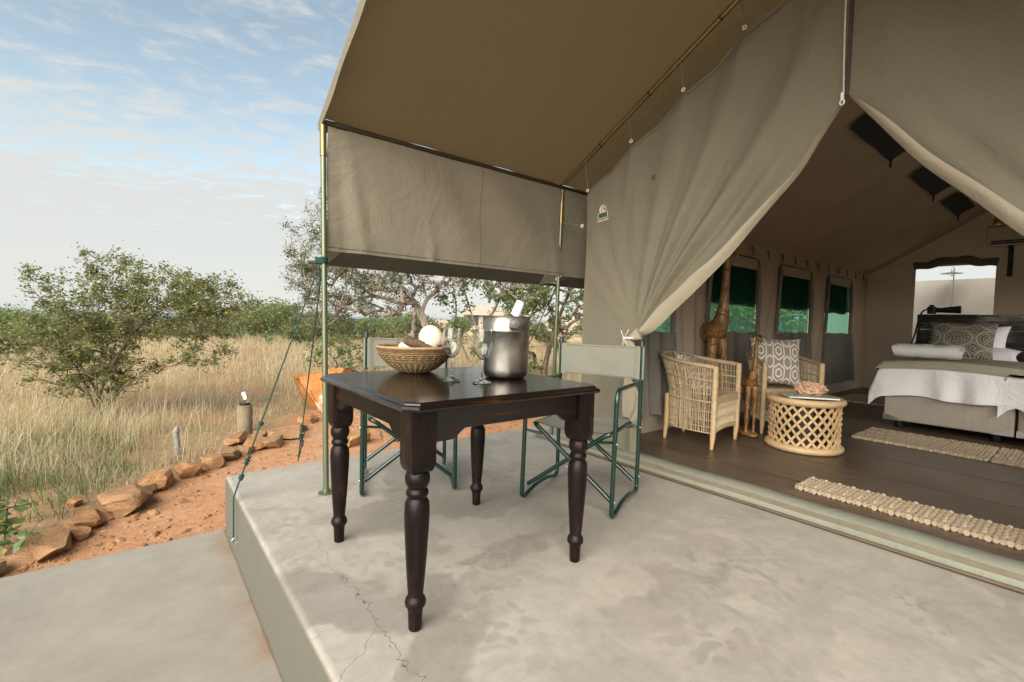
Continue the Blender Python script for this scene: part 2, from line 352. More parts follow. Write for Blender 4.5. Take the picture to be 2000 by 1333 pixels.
def plant_mats():
    def leaf(name, stops, tl=0.35, rough=0.5):
        m = Mat(name); g = m.n('ShaderNodeNewGeometry'); c = m.ramp(g.outputs['Random Per Island'], stops)
        d = m.bsdf(c, rough, None, Specular_IOR_Level=0.35)
        t = m.n('ShaderNodeBsdfTranslucent', {'Color': m.mix(0.5, c, (0.22, 0.26, 0.05))}).outputs[0]
        MT[name] = m.finish(m.mixsh(tl, d, t))
    leaf('leaf_bush', [(0.0, (0.075, 0.10, 0.04)), (0.35, (0.15, 0.185, 0.078)), (0.75, (0.245, 0.265, 0.125)), (0.96, (0.38, 0.28, 0.09))], 0.42)
    leaf('leaf_mopane', [(0.0, (0.10, 0.17, 0.07)), (0.4, (0.19, 0.28, 0.13)), (0.8, (0.30, 0.37, 0.19)), (0.97, (0.44, 0.29, 0.10))], 0.5)
    leaf('leaf_acacia', [(0.0, (0.075, 0.09, 0.045)), (0.6, (0.14, 0.155, 0.08)), (0.95, (0.22, 0.19, 0.09))])
    leaf('leaf_scrub', [(0.0, (0.06, 0.085, 0.035)), (0.5, (0.11, 0.135, 0.06)), (0.9, (0.18, 0.185, 0.085))], 0.3)
    leaf('leaf_weed', [(0.0, (0.05, 0.10, 0.03)), (0.6, (0.10, 0.16, 0.06)), (0.95, (0.19, 0.21, 0.10))])
    leaf('dry_grass', [(0.0, (0.33, 0.25, 0.14)), (0.35, (0.54, 0.44, 0.28)), (0.75, (0.68, 0.585, 0.40)), (0.95, (0.46, 0.41, 0.25))], 0.35, 0.6)
    for nm, a, b in (('bark_grey', (0.13, 0.105, 0.08), (0.36, 0.31, 0.25)), ('bark_dark', (0.035, 0.026, 0.02), (0.125, 0.098, 0.075)), ('bark_brown', (0.075, 0.052, 0.036), (0.22, 0.165, 0.115))):
        m = Mat(nm); v = m.coord('Object', (1, 1, 0.35)); f = m.noise(v, 16, 8, 0.7, 0.6)
        MT[nm] = m.finish(m.bsdf(m.ramp(f, [(0.35, a), (0.65, b)]), 0.9, m.bump(f, 0.9, 0.03), Specular_IOR_Level=0.1))
plant_mats()

def giraffe_mat():
    m = Mat('carved_giraffe'); v = m.coord('Object'); e = m.voro(v, 11, 'DISTANCE_TO_EDGE'); f = m.noise(v, 12, 5)
    c = m.ramp(f, [(0.3, (0.17, 0.078, 0.026)), (0.6, (0.34, 0.175, 0.062)), (0.8, (0.48, 0.30, 0.14))])
    c = m.mix(m.rng(e, 0.0, 0.045, 1, 0), c, (0.022, 0.011, 0.006))
    MT['giraffe'] = m.finish(m.bsdf(c, 0.35, m.bump(m.rng(e, 0, 0.06), 0.4, 0.01)))
    m = Mat('carved_giraffe_dark'); f = m.noise(m.coord('Object'), 20, 4)
    MT['giraffe_dark'] = m.finish(m.bsdf(m.ramp(f, [(0.3, (0.02, 0.01, 0.006)), (0.7, (0.12, 0.055, 0.02))]), 0.4))
giraffe_mat()

def cushion_mats():
    def tri(m, x): return m.math('ABSOLUTE', m.math('SUBTRACT', m.math('FRACT', x), 0.5))
    m = Mat('trellis_cushion'); uv = m.n('ShaderNodeTexCoord').outputs['UV']; sp = m.n('ShaderNodeSeparateXYZ', {0: uv})
    u = m.math('MULTIPLY', sp.outputs[0], 3.0); w = m.math('MULTIPLY', sp.outputs[1], 2.2)
    tu = tri(m, u); tv = tri(m, w); tv2 = tri(m, m.math('ADD', w, 0.5))
    # interlocking stretched hexagons
    def hexa(tu, tv, r): return m.math('ABSOLUTE', m.math('SUBTRACT', m.math('MAXIMUM', m.math('MULTIPLY', tu, 2.0), m.math('ADD', tu, m.math('MULTIPLY', tv, 1.5))), r))
    l1 = hexa(tu, tv, 0.62); l2 = hexa(tu, tv, 0.30); l3 = hexa(tri(m, m.math('ADD', u, 0.5)), tv2, 0.42)
    ln = m.math('MINIMUM', m.math('MINIMUM', l1, l2), l3)
    f = m.rng(ln, 0.055, 0.075, 1, 0); n = m.noise(m.coord('Object'), 300, 2)
    c = m.mix(f, m.mix(n, (0.25, 0.205, 0.155), (0.36, 0.30, 0.235)), (0.72, 0.70, 0.65))
    MT['trellis'] = m.finish(m.bsdf(c, 0.9, m.bump(n, 0.3, 0.002)))
    m = Mat('medallion_pillow'); uv = m.n('ShaderNodeTexCoord').outputs['UV']
    sc = m.n('ShaderNodeVectorMath', {0: uv, 1: (2.1, 2.0, 0)}, operation='MULTIPLY').outputs[0]
    d = m.voro(sc, 1.0, 'F1', rnd=0.0)
    fine = m.voro(sc, 17, 'F1'); ring = m.math('SINE', m.math('MULTIPLY', d, 62))
    pat = m.math('ADD', m.math('MULTIPLY', ring, 0.35), fine)
    c = m.ramp(pat, [(0.15, (0.05, 0.045, 0.038)), (0.45, (0.20, 0.18, 0.145)), (0.8, (0.36, 0.33, 0.27))])
    c = m.mix(m.rng(m.math('ABSOLUTE', m.math('SUBTRACT', d, 0.44)), 0.03, 0.05, 1, 0), c, (0.40, 0.385, 0.32))
    MT['medallion'] = m.finish(m.bsdf(c, 0.9))
    m = Mat('brushed_headboard'); f = m.noise(m.coord('Object', (2.0, 1, 26)), 2.2, 6, 0.7); g = m.noise(m.coord('Object'), 1.6, 3)
    c = m.ramp(f, [(0.35, (0.010, 0.009, 0.008)), (0.6, (0.055, 0.05, 0.044)), (0.8, (0.20, 0.19, 0.175))])
    c = m.mix(m.rng(m.math('MULTIPLY', m.rng(g, 0.5, 0.62), m.rng(f, 0.42, 0.58)), 0, 1, 0, 0.8), c, (0.46, 0.45, 0.42))
    MT['headboard'] = m.finish(m.bsdf(c, 0.35, m.bump(f, 0.3, 0.005)))
cushion_mats()
m = Mat('crumpled_linen'); v = m.coord('Object'); f1 = m.noise(v, 5, 6, 0.6, 1.5); f2 = m.noise(v, 17, 5, 0.6, 1.0)
MT['white_linen'] = m.finish(m.bsdf((0.85, 0.85, 0.86), 0.85, m.bump(f2, 0.35, 0.008, m.bump(f1, 0.5, 0.035))))

# ------------------------------------------------------------------ mesh helpers
WO = {}                                 # world origin of every object built here
class MB:
    def __init__(self): self.v = []; self.f = []; self.n = 0; self.uv = None
    def add(self, v, f):
        v = np.asarray(v, float).reshape(-1, 3); b = self.n
        self.v.append(v); self.f.extend([tuple(int(i) + b for i in q) for q in f]); self.n += len(v); return self
    def box(self, lo, hi, rot=None, piv=None):
        x0, y0, z0 = lo; x1, y1, z1 = hi
        v = np.array([(x0, y0, z0), (x1, y0, z0), (x1, y1, z0), (x0, y1, z0), (x0, y0, z1), (x1, y0, z1), (x1, y1, z1), (x0, y1, z1)], float)
        if rot is not None:
            p = np.array(piv if piv is not None else (v.mean(0))); v = (v - p) @ np.array(rot).T + p
        return self.add(v, [(0, 3, 2, 1), (4, 5, 6, 7), (0, 1, 5, 4), (1, 2, 6, 5), (2, 3, 7, 6), (3, 0, 4, 7)])
    def tube(self, pts, r, n=8, cap=True, closed=False):
        P = np.asarray(pts, float); k = len(P); rr = np.full(k, r, float) if np.isscalar(r) else np.asarray(r, float)
        T = np.gradient(P, axis=0)
        if closed: T = np.roll(P, -1, 0) - np.roll(P, 1, 0)
        T /= np.maximum(np.linalg.norm(T, axis=1, keepdims=True), 1e-9)
        a = np.array([0, 0, 1.0]) if abs(T[0][2]) < 0.9 else np.array([1.0, 0, 0])
        N = np.zeros_like(P); x = np.cross(T[0], a); x /= np.linalg.norm(x)
        for i in range(k):
            x = x - T[i] * (x @ T[i]); x /= max(np.linalg.norm(x), 1e-9); N[i] = x
        B = np.cross(T, N); an = np.linspace(0, 2 * math.pi, n, endpoint=False)
        V = P[:, None] + rr[:, None, None] * (np.cos(an)[None, :, None] * N[:, None] + np.sin(an)[None, :, None] * B[:, None])
        F = []
        for i in range(k if closed else k - 1):
            i2 = (i + 1) % k
            for j in range(n):
                j2 = (j + 1) % n; F.append((i * n + j, i2 * n + j, i2 * n + j2, i * n + j2)[::-1])
        if cap and not closed:
            F.append(tuple(range(n))); F.append(tuple((k - 1) * n + j for j in range(n))[::-1])
        return self.add(V.reshape(-1, 3), F)
    def lathe(self, prof, n=24, c=(0, 0, 0), M=None, cap=True):
        P = np.asarray(prof, float); an = np.linspace(0, 2 * math.pi, n, endpoint=False)
        V = np.stack([P[:, :1] * np.cos(an), P[:, :1] * np.sin(an), np.repeat(P[:, 1:2], n, 1)], -1).reshape(-1, 3)
        if M is not None: V = V @ np.array(M).T
        V = V + np.array(c, float); F = []
        for i in range(len(P) - 1):
            for j in range(n):
                j2 = (j + 1) % n; F.append((i * n + j, i * n + j2, (i + 1) * n + j2, (i + 1) * n + j))
        if cap:
            F.append(tuple(range(n))[::-1]); F.append(tuple((len(P) - 1) * n + j for j in range(n)))
        return self.add(V, F)
    def grid(self, V, cu=False, cv=False):
        V = np.asarray(V, float); m, n = V.shape[:2]; F = []
        for i in range(m if cu else m - 1):
            i2 = (i + 1) % m
            for j in range(n if cv else n - 1):
                j2 = (j + 1) % n; F.append((i * n + j, i2 * n + j, i2 * n + j2, i * n + j2))
        return self.add(V.reshape(-1, 3), F)
    def prism(self, poly, axis, a, b):
        """polygon in the two other axes, extruded along axis from a to b"""
        k = len(poly); V = []
        for s in (a, b):
            for p in poly:
                q = list(p); q.insert(axis, s); V.append(q)
        F = [tuple(range(k))[::-1], tuple(range(k, 2 * k))] + [(i, (i + 1) % k, k + (i + 1) % k, k + i) for i in range(k)]
        return self.add(V, F)
    def ico(self, c, r, sub=1, jit=0.0, scale=(1, 1, 1)):
        v, f = ICO[sub]; V = v.copy()
        if jit: V = V * (1 + RNG.uniform(-jit, jit, (len(V), 1)))
        return self.add(V * r * np.array(scale) + np.array(c), f)
    def build(self, name, mat, parent=None, smooth=True, label=None, cat=None, group=None, kind=None, base=None, bevel=0.0, bseg=2, uvs=None, sub=0, fix=False):
        V = np.concatenate(self.v) if self.v else np.zeros((0, 3))
        if parent is not None: org = WO[parent.name]
        elif base is not None: org = np.array(base, float)
        else:
            lo, hi = V.min(0), V.max(0); org = np.array([(lo[0] + hi[0]) / 2, (lo[1] + hi[1]) / 2, lo[2]])
        me = bpy.data.meshes.new(name)
        me.from_pydata((V - org).tolist(), [], self.f)
        if uvs is not None:
            ul = me.uv_layers.new(name='UVMap'); li = np.empty(len(me.loops), np.int32); me.loops.foreach_get('vertex_index', li)
            ul.data.foreach_set('uv', np.asarray(uvs, np.float32)[li].ravel())
        if smooth: me.polygons.foreach_set('use_smooth', [True] * len(me.polygons))
        if fix:
            import bmesh
            b = bmesh.new(); b.from_mesh(me); bmesh.ops.recalc_face_normals(b, faces=b.faces); b.to_mesh(me); b.free()
        me.update()
        o = bpy.data.objects.new(name, me); COL.objects.link(o)
        me.materials.append(MT[mat] if isinstance(mat, str) else mat)
        if parent is not None: o.parent = parent
        else: o.location = org
        WO[o.name] = org
        if bevel:
            md = o.modifiers.new('bevel', 'BEVEL'); md.width = bevel; md.segments = bseg; md.limit_method = 'ANGLE'; md.angle_limit = R(35)
        if sub:
            md = o.modifiers.new('sub', 'SUBSURF'); md.levels = sub; md.render_levels = sub
        if (bevel or not smooth) is False and smooth:
            try: me.set_sharp_from_angle(angle=R(50))
            except Exception: pass
        tag(o, label, cat, group, kind)
        return o
def tag(o, label=None, cat=None, group=None, kind=None):
    if label: o['label'] = label
    if cat: o['category'] = cat
    if group: o['group'] = group
    if kind: o['kind'] = kind
    return o
def thing(name, label, cat, loc=(0, 0, 0), group=None):
    o = bpy.data.objects.new(name, None); COL.objects.link(o); o.location = loc; o.empty_display_size = 0.1
    WO[o.name] = np.array(loc, float); return tag(o, label, cat, group)
def copy_tree(o, parent=None):
    c = o.copy(); COL.objects.link(c); c.parent = parent; WO[c.name] = WO[o.name]
    for ch in o.children: copy_tree(ch, c)
    return c
def make_ico(sub):
    t = (1 + 5 ** .5) / 2
    v = [(-1, t, 0), (1, t, 0), (-1, -t, 0), (1, -t, 0), (0, -1, t), (0, 1, t), (0, -1, -t), (0, 1, -t), (t, 0, -1), (t, 0, 1), (-t, 0, -1), (-t, 0, 1)]
    f = [(0, 11, 5), (0, 5, 1), (0, 1, 7), (0, 7, 10), (0, 10, 11), (1, 5, 9), (5, 11, 4), (11, 10, 2), (10, 7, 6), (7, 1, 8), (3, 9, 4), (3, 4, 2), (3, 2, 6), (3, 6, 8), (3, 8, 9), (4, 9, 5), (2, 4, 11), (6, 2, 10), (8, 6, 7), (9, 8, 1)]
    v = [np.array(q) / np.linalg.norm(q) for q in v]
    for _ in range(sub):
        cache = {}; nf = []
        def mid(a, b):
            k = (min(a, b), max(a, b))
            if k not in cache:
                q = (v[a] + v[b]); v.append(q / np.linalg.norm(q)); cache[k] = len(v) - 1
            return cache[k]
        for a, b, c in f:
            x, y, z = mid(a, b), mid(b, c), mid(c, a); nf += [(a, x, z), (b, y, x), (c, z, y), (x, y, z)]
        f = nf
    return np.array(v), f
ICO = {i: make_ico(i) for i in range(4)}
def rotz(a): c, s = math.cos(a), math.sin(a); return np.array([[c, -s, 0], [s, c, 0], [0, 0, 1]])
def rotx(a): c, s = math.cos(a), math.sin(a); return np.array([[1, 0, 0], [0, c, -s], [0, s, c]])
def roty(a): c, s = math.cos(a), math.sin(a); return np.array([[c, 0, s], [0, 1, 0], [-s, 0, c]])
def smooth_path(pts, k=8):
    """Catmull-Rom through the points"""
    P = np.asarray(pts, float); P = np.vstack([2 * P[0] - P[1], P, 2 * P[-1] - P[-2]]); o = []
    for i in range(1, len(P) - 2):
        for t in np.linspace(0, 1, k, endpoint=False):
            a, b, c, d = P[i - 1:i + 3]
            o.append(0.5 * ((2 * b) + (-a + c) * t + (2 * a - 5 * b + 4 * c - d) * t * t + (-a + 3 * b - 3 * c + d) * t ** 3))
    o.append(P[-2]); return np.array(o)
def bend_path(pts, rad=0.05, k=5):
    """straight runs with rounded corners"""
    P = [np.array(p, float) for p in pts]; o = [P[0]]
    for a, b, c in zip(P, P[1:], P[2:]):
        u = (a - b); w = (c - b); d = min(rad, np.linalg.norm(u) * .45, np.linalg.norm(w) * .45)
        p0 = b + u / np.linalg.norm(u) * d; p1 = b + w / np.linalg.norm(w) * d
        for t in np.linspace(0, 1, k): o.append((1 - t) ** 2 * p0 + 2 * t * (1 - t) * b + t * t * p1)
    o.append(P[-1]); return np.array(o)
def interp_curve(ts, pts, t):
    pts = np.asarray(pts, float); return np.stack([np.interp(t, ts, pts[:, i]) for i in range(pts.shape[1])], -1)
def snoise(x, y, seed=0):
    """cheap smooth pseudo noise, about -1..1"""
    r = np.random.default_rng(seed); s = 0.0
    for i in range(6):
        a, b, c, d = r.uniform(-1, 1, 4); k = 1.0 + i * 0.7
        s = s + np.sin(k * (a * x + b * y) * 2.2 + c * 9) * np.cos(k * (b * x - a * y) * 1.7 + d * 9) / (1 + 0.35 * i)
    return s / 2.4

# ------------------------------------------------------------------ ground
ROCKLINE_Y = np.array([-3.0, -1.0, -0.58, -0.15, 0.25, 0.8, 1.4, 2.1, 3.0, 4.5, 7.0, 14.0])
ROCKLINE_X = np.array([-3.0, -3.45, -3.85, -4.6, -5.1, -5.75, -6.35, -7.4, -6.2, -5.7, -5.6, -5.6])
def ground_z(x, y):
    x = np.asarray(x, float); y = np.asarray(y, float)
    s1 = (x + 14.9) * -0.237 + (y + 2.4) * -0.971
    s2 = -x - 40.0; s3 = y - 75.0
    s = np.maximum(np.maximum(s1 * 0.8, s2), s3)
    sp = np.log1p(np.exp(np.clip(s / 2.5, -30, 30))) * 2.5; sp = np.where(s > 70, s, sp)
    drop = 45 * (1 - np.exp(-sp * 0.13 / 45))
    d = np.hypot(x + 3, y - 1)
    und = snoise(x * 0.55, y * 0.55, 3) * 0.035 * np.clip((d - 1.5) / 3, 0, 1) + snoise(x * 0.06, y * 0.06, 5) * 0.25 * np.clip((d - 10) / 25, 0, 1)
    berm = 0.05 * np.clip((np.interp(y, ROCKLINE_Y, ROCKLINE_X) - x) / 0.4, 0, 1)
    near = np.clip(1.0 - (np.maximum(np.maximum(-3.6 - x, 0), 0)) / 0.6, 0, 1) * (y < 14) * (y > -6)
    return -0.395 - drop + und * (1 - near) + berm * (1 - near) - 0.0025 * np.clip(d - 4, 0, 60)
def cover_at(x, y):
    xl = np.interp(y, ROCKLINE_Y, ROCKLINE_X)
    return np.clip((xl + 0.25 * snoise(np.asarray(x) * 1.6, np.asarray(y) * 1.6, 8) - x) / 0.45, 0, 1)
def build_ground():
    rad = np.concatenate([np.linspace(0.5, 14, 100), np.geomspace(14.3, 26000, 110)]); na = 400
    an = np.linspace(0, 2 * math.pi, na, endpoint=False); Rr, A = np.meshgrid(rad, an, indexing='ij')
    X = Rr * np.cos(A) - 2.0; Y = Rr * np.sin(A) + 0.5; Z = ground_z(X, Y)
    m = MB(); m.grid(np.stack([X, Y, Z], -1), cv=True); m.add([(-2.0, 0.5, -0.4)], [])
    last = m.n - 1
    m.f.extend([(last, i, (i + 1) % na) for i in range(na)])
    o = m.build('ground', 'soil', kind='structure', base=(0, 0, 0), fix=False)
    me = o.data; V = np.concatenate(m.v)
    a = me.attributes.new('cover', 'FLOAT', 'POINT'); a.data.foreach_set('value', cover_at(V[:, 0], V[:, 1]).astype(np.float32))
    b = me.attributes.new('far', 'FLOAT', 'POINT'); b.data.foreach_set('value', np.clip((np.hypot(V[:, 0], V[:, 1]) - 45) / 40, 0, 1).astype(np.float32))
    return o
build_ground()

def slab(name, x0, x1, y0, y1, z0, z1, mat, bev):
    m = MB(); m.box((x0, y0, z0), (x1, y1, z1))
    return m.build(name, mat, kind='structure', base=(0, 0, 0), smooth=True, bevel=bev, bseg=4)
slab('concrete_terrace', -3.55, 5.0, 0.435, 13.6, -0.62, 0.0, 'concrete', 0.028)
slab('concrete_path', -3.585, 6.0, -6.5, 0.445, -0.60, -0.37, 'concrete_path', 0.02)

# ------------------------------------------------------------------ tent
XC = -0.91; Y0 = 2.9; YB = 10.4; XL = -2.72; XR = 2 * XC - XL
TENT = thing('safari_tent', 'large khaki canvas safari tent with open front and awning on poles over the terrace', 'tent', (XC, 6.0, 0))
EAVE_X, EAVE_Z, FS = -3.02, 2.26, 0.554
RIDGE_Z = EAVE_Z + FS * (XC - EAVE_X)
def fly_z(x): return EAVE_Z + FS * (XC - EAVE_X - np.abs(np.asarray(x) - XC))
def build_fly():
    YF = 0.87
    xs = np.concatenate([np.linspace(EAVE_X, XC, 36), np.linspace(XC, 2 * XC - EAVE_X, 36)[1:]]); ys = np.concatenate([np.linspace(YF, 3.2, 60), np.linspace(3.3, 11.3, 60)])
    X, Y = np.meshgrid(xs, ys, indexing='ij'); Z = fly_z(X)
    w = np.clip((np.minimum(X - EAVE_X, 2 * XC - EAVE_X - X)) / 0.8, 0, 1)
    Z = Z - 0.012 * w * np.sin(np.clip((Y - YF) / (Y0 - YF), 0, 1) * math.pi) + 0.004 * snoise(X * 3.5, Y * 1.2, 4) * w
    Z = Z + 0.006 * np.exp(-(X - EAVE_X) / 0.25) * np.sin(Y * 9)
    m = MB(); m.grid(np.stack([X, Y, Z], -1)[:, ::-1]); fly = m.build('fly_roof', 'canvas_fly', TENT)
    # folded hem hanging along the front edge and round the eave corner
    m = MB(); t = xs; hz_ = fly_z(t)
    top = np.stack([t, np.full_like(t, YF - 0.004), hz_ + 0.004], -1); bot = np.stack([t, np.full_like(t, YF + 0.004) + 0.003 * np.sin(t * 15), hz_ - 0.052], -1)
    bk = bot + np.array([0, 0.012, 0.003])
    c = np.array([[EAVE_X - 0.045, YF - 0.002, EAVE_Z - 0.055]]); c2 = np.array([[EAVE_X + 0.0, YF + 0.006, EAVE_Z - 0.085]])
    top = np.vstack([c, [[EAVE_X - 0.03, YF - 0.003, EAVE_Z - 0.012]], top]); bot = np.vstack([c2, [[EAVE_X + 0.005, YF + 0.005, EAVE_Z - 0.07]], bot]); bk = np.vstack([c2 + .003, [[EAVE_X + 0.01, YF + 0.016, EAVE_Z - 0.06]], bk])
    m.grid(np.stack([top, bot, bk], 0)); m.build('hem', 'canvas_flap', fly)
    # eave lip from roof edge down over the purlin
    m = MB(); ys2 = np.linspace(YF, 11.3, 80)
    a = np.stack([np.full_like(ys2, EAVE_X), ys2, np.full_like(ys2, EAVE_Z)], -1)
    b = a + np.array([-0.03, 0, -0.015]); c = a + np.array([-0.04, 0, -0.06])
    m.grid(np.stack([a, b, c], 0)); m.build('eave_lip', 'canvas_flap', fly)
build_fly()

def build_flap():
    ys = np.concatenate([np.linspace(0.905, 2.98, 90), np.linspace(3.0, 11.0, 120)[1:]]); vs = np.linspace(0, 1, 34)
    V, Y = np.meshgrid(vs, ys, indexing='ij')
    zt = 2.235; Z = zt + (1.468 - zt) * V
    cr = 0.016 * np.exp(-((Y - 1.02 - 0.12 * V) / 0.045) ** 2) * V ** .7 - 0.012 * np.exp(-((Y - 0.97 - 0.05 * V) / 0.03) ** 2) * V
    cr += 0.017 * np.sin((Y * 1.3 - V * 1.2) * 5.2 + np.sin(Y * 3.1)) * np.sin(V * math.pi) ** .7
    cr += 0.014 * np.exp(-((Y - 1.62 - 0.02 * np.sin(V * 9)) / 0.03) ** 2) * np.clip((V - .45) * 2, 0, 1)
    cr += 0.010 * np.exp(-((Y - 2.86 + 0.1 * (1 - V)) / 0.05) ** 2) * V
    X = -2.985 - 0.015 * V + cr
    m = MB(); m.grid(np.stack([X, Y, Z], -1)[:, ::-1])
    rod_x, rod_z = -3.155, 1.402
    folds = []
    for a0, a1, b0, b1 in ((1.005, 2.72, 0.945, 2.80), (3.03, 10.9, 2.96, 11.0)):
        yy = np.linspace(a0, a1, 40); yo = np.linspace(b0, b1, 40); s = np.linspace(0, 1, 5)[:, None]
        inner = np.stack([np.interp(yy, ys, X[-1]), yy, np.full_like(yy, 1.468)], -1); outer = np.stack([np.full_like(yo, rod_x), yo, rod_z - 0.012 + 0.003 * np.sin(yo * 7)], -1)
        folds.append(inner[None] * (1 - s[..., None]) + outer[None] * s[..., None])
        for e, o2 in ((0, 0), (-1, -1)):                    # mitred corners in the flap cloth
            p = inner[e]; q = outer[o2]; k = (ys.min() if a0 < 2 else 2.92) if e == 0 else (2.87 if a0 < 2 else 11.0)
            m.add([p, q, (-3.0, k, 1.468), (-3.03, k, 1.41)], [(0, 1, 3, 2)])
    fl = m.build('side_flap', 'canvas_flap', TENT)
    for yv in (2.05, 4.4, 6.8, 9.2):
        k = int(np.argmin(np.abs(ys - yv))); ln = np.stack([X[:, k] + .0015, Y[:, k], Z[:, k]], -1); mm = MB(); mm.tube(ln, .0016, 5); mm.build('seam', 'canvas_fold', fl)
    ln = np.stack([X[-2] + .002, Y[-2], Z[-2]], -1)[:90]; mm = MB(); mm.tube(ln[::2], .0016, 5); mm.build('seam', 'canvas_fold', fl)
    for g in folds:
        mm = MB(); mm.grid(g); mm.build('flap_fold', 'canvas_fold', fl)
    mm = MB(); mm.tube([(rod_x, 0.84, rod_z), (rod_x, 11.0, rod_z)], 0.013, 10); mm.build('rod', 'pole', TENT)
build_flap()

def pole(p0, p1, r, mat, sleeves=(), base=False, name='pole'):
    p0 = np.array(p0, float); p1 = np.array(p1, float)
    m = MB(); m.tube([p0 + (p1 - p0) * t for t in np.linspace(0, 1, 12)], r, 14); o = m.build(name, mat, TENT)
    for a, b, mt in sleeves:
        m = MB(); m.tube([p0 + (p1 - p0) * a, p0 + (p1 - p0) * b], r + 0.003, 14); m.build('sleeve', mt, o)
    if base:
        m = MB(); m.lathe([(0.0, 0.001), (0.045, 0.001), (0.045, 0.006), (r + .004, 0.010), (r + 0.002, 0.03)], 20, p0); m.build('base_plate', 'pole', o)
    return o
POLE1 = pole((-2.86, 0.875, 0.0), (-3.015, 0.885, 2.245), 0.0165, 'pole', ((0.905, 0.997, 'purlin'),), True)
POLE2 = pole((-3.045, 2.9, 0.0), (-2.995, 2.9, 2.235), 0.0165, 'pole', ((0.86, 0.99, 'purlin'),), True)
pole((2 * XC + 2.9, 0.875, 0.0), (2 * XC + 3.01, 0.885, 2.245), 0.0165, 'pole', (), True)
pole((2 * XC + 3.045, 2.9, 0.0), (2 * XC + 2.995, 2.9, 2.235), 0.0165, 'pole', (), True)
pole((-2.985, 0.895, 2.232), (-2.985, 11.2, 2.232), 0.016, 'purlin_shaded', ((0.005, 0.012, 'zip_dark'), (0.190, 0.1925, 'zip_dark')), name='eave_purlin')
pole((2 * XC + 2.985, 0.895, 2.232), (2 * XC + 2.985, 11.2, 2.232), 0.016, 'purlin_shaded', name='eave_purlin')
pole((-2.985, 2.9, 2.262), (XC, 2.9, RIDGE_Z - 0.03), 0.0155, 'purlin', ((0.195, 0.2, 'zip_dark'), (0.41, 0.416, 'zip_dark'), (0.66, 0.666, 'zip_dark')), name='rafter')
pole((2 * XC + 2.985, 2.9, 2.262), (XC, 2.9, RIDGE_Z - 0.03), 0.0155, 'purlin', name='rafter')
pole((XC, 0.9, RIDGE_Z - 0.025), (XC, 11.2, RIDGE_Z - 0.025), 0.017, 'purlin', name='ridge_pole')

def rope(p0, p1, r=0.0042, knots=(), sag=0.01, mat='rope_teal', name='guy_rope', double=None):
    p0 = np.array(p0, float); p1 = np.array(p1, float); t = np.linspace(0, 1, 24)[:, None]
    P = p0 + (p1 - p0) * t; P[:, 2] -= sag * np.sin(t[:, 0] * math.pi)
    m = MB(); m.tube(P, r, 7)
    if double:
        Q = P.copy(); k = int(24 * double); Q[k:, 0] += 0.012 * np.sin(np.linspace(0, math.pi, 24 - k)); Q[k:, 1] += 0.008 * np.sin(np.linspace(0, math.pi, 24 - k)); m.tube(Q[k:], r, 6)
    o = m.build(name, mat, TENT)
    d = (p1 - p0) / np.linalg.norm(p1 - p0); a = np.cross(d, (0, 0, 1)); a /= np.linalg.norm(a); b = np.cross(d, a)
    for kt, ln in knots:
        c = p0 + (p1 - p0) * kt; s = np.linspace(0, 1, 60)
        w = c + d * ((s - .5) * ln)[:, None] + 0.0105 * (a * np.cos(s * 34)[:, None] + b * np.sin(s * 34)[:, None]) * (0.75 + 0.4 * np.sin(s * 19))[:, None]
        km = MB(); km.tube(w, r * 1.05, 6)
        e = c + d * ln * .4; km.tube(smooth_path([e, e + a * .018 + d * .015, e + a * .020 + d * .05, e + a * .012 + d * .075], 5), r, 6)
        km.build('knot', mat, o)
    return o
LASH = np.array([-2.955, 0.88, 1.40])
rope(LASH + (0.0, -0.02, -0.01), (-3.03, 0.415, 0.02), knots=((0.855, 0.045), (0.70, 0.02), (0.92, 0.03)), sag=0.0)
rope((-3.03, 0.415, 0.02), (-3.016, 0.412, -0.227), sag=0.0)
rope(LASH + (-0.03, 0.0, -0.02), (-3.60, 0.90, 0.004), knots=((0.86, 0.05), (0.80, 0.02)), double=0.82)
rope((-3.03, 2.9, 1.39), (-6.1, 4.6, -0.39), r=0.005)
m = MB()                                         # rope lashing that ties the flap rod to the awning pole
s = np.linspace(0, 1, 120); ph = s * 2 * math.pi * 5
m.tube(np.stack([LASH[0] - 0.035 + 0.055 * np.cos(ph), LASH[1] - 0.005 + 0.03 * np.sin(ph), LASH[2] - 0.018 + 0.036 * s + 0.004 * np.sin(ph * 2)], -1), 0.0045, 6)
m.build('lashing', 'rope_teal', TENT)
m = MB(); m.tube(smooth_path([(-3.016, 0.436, -0.215), (-3.016, 0.415, -0.213), (-3.016, 0.404, -0.228), (-3.016, 0.415, -0.243), (-3.016, 0.436, -0.241)], 6), 0.004, 8); m.build('wall_eye', 'steel', TENT)

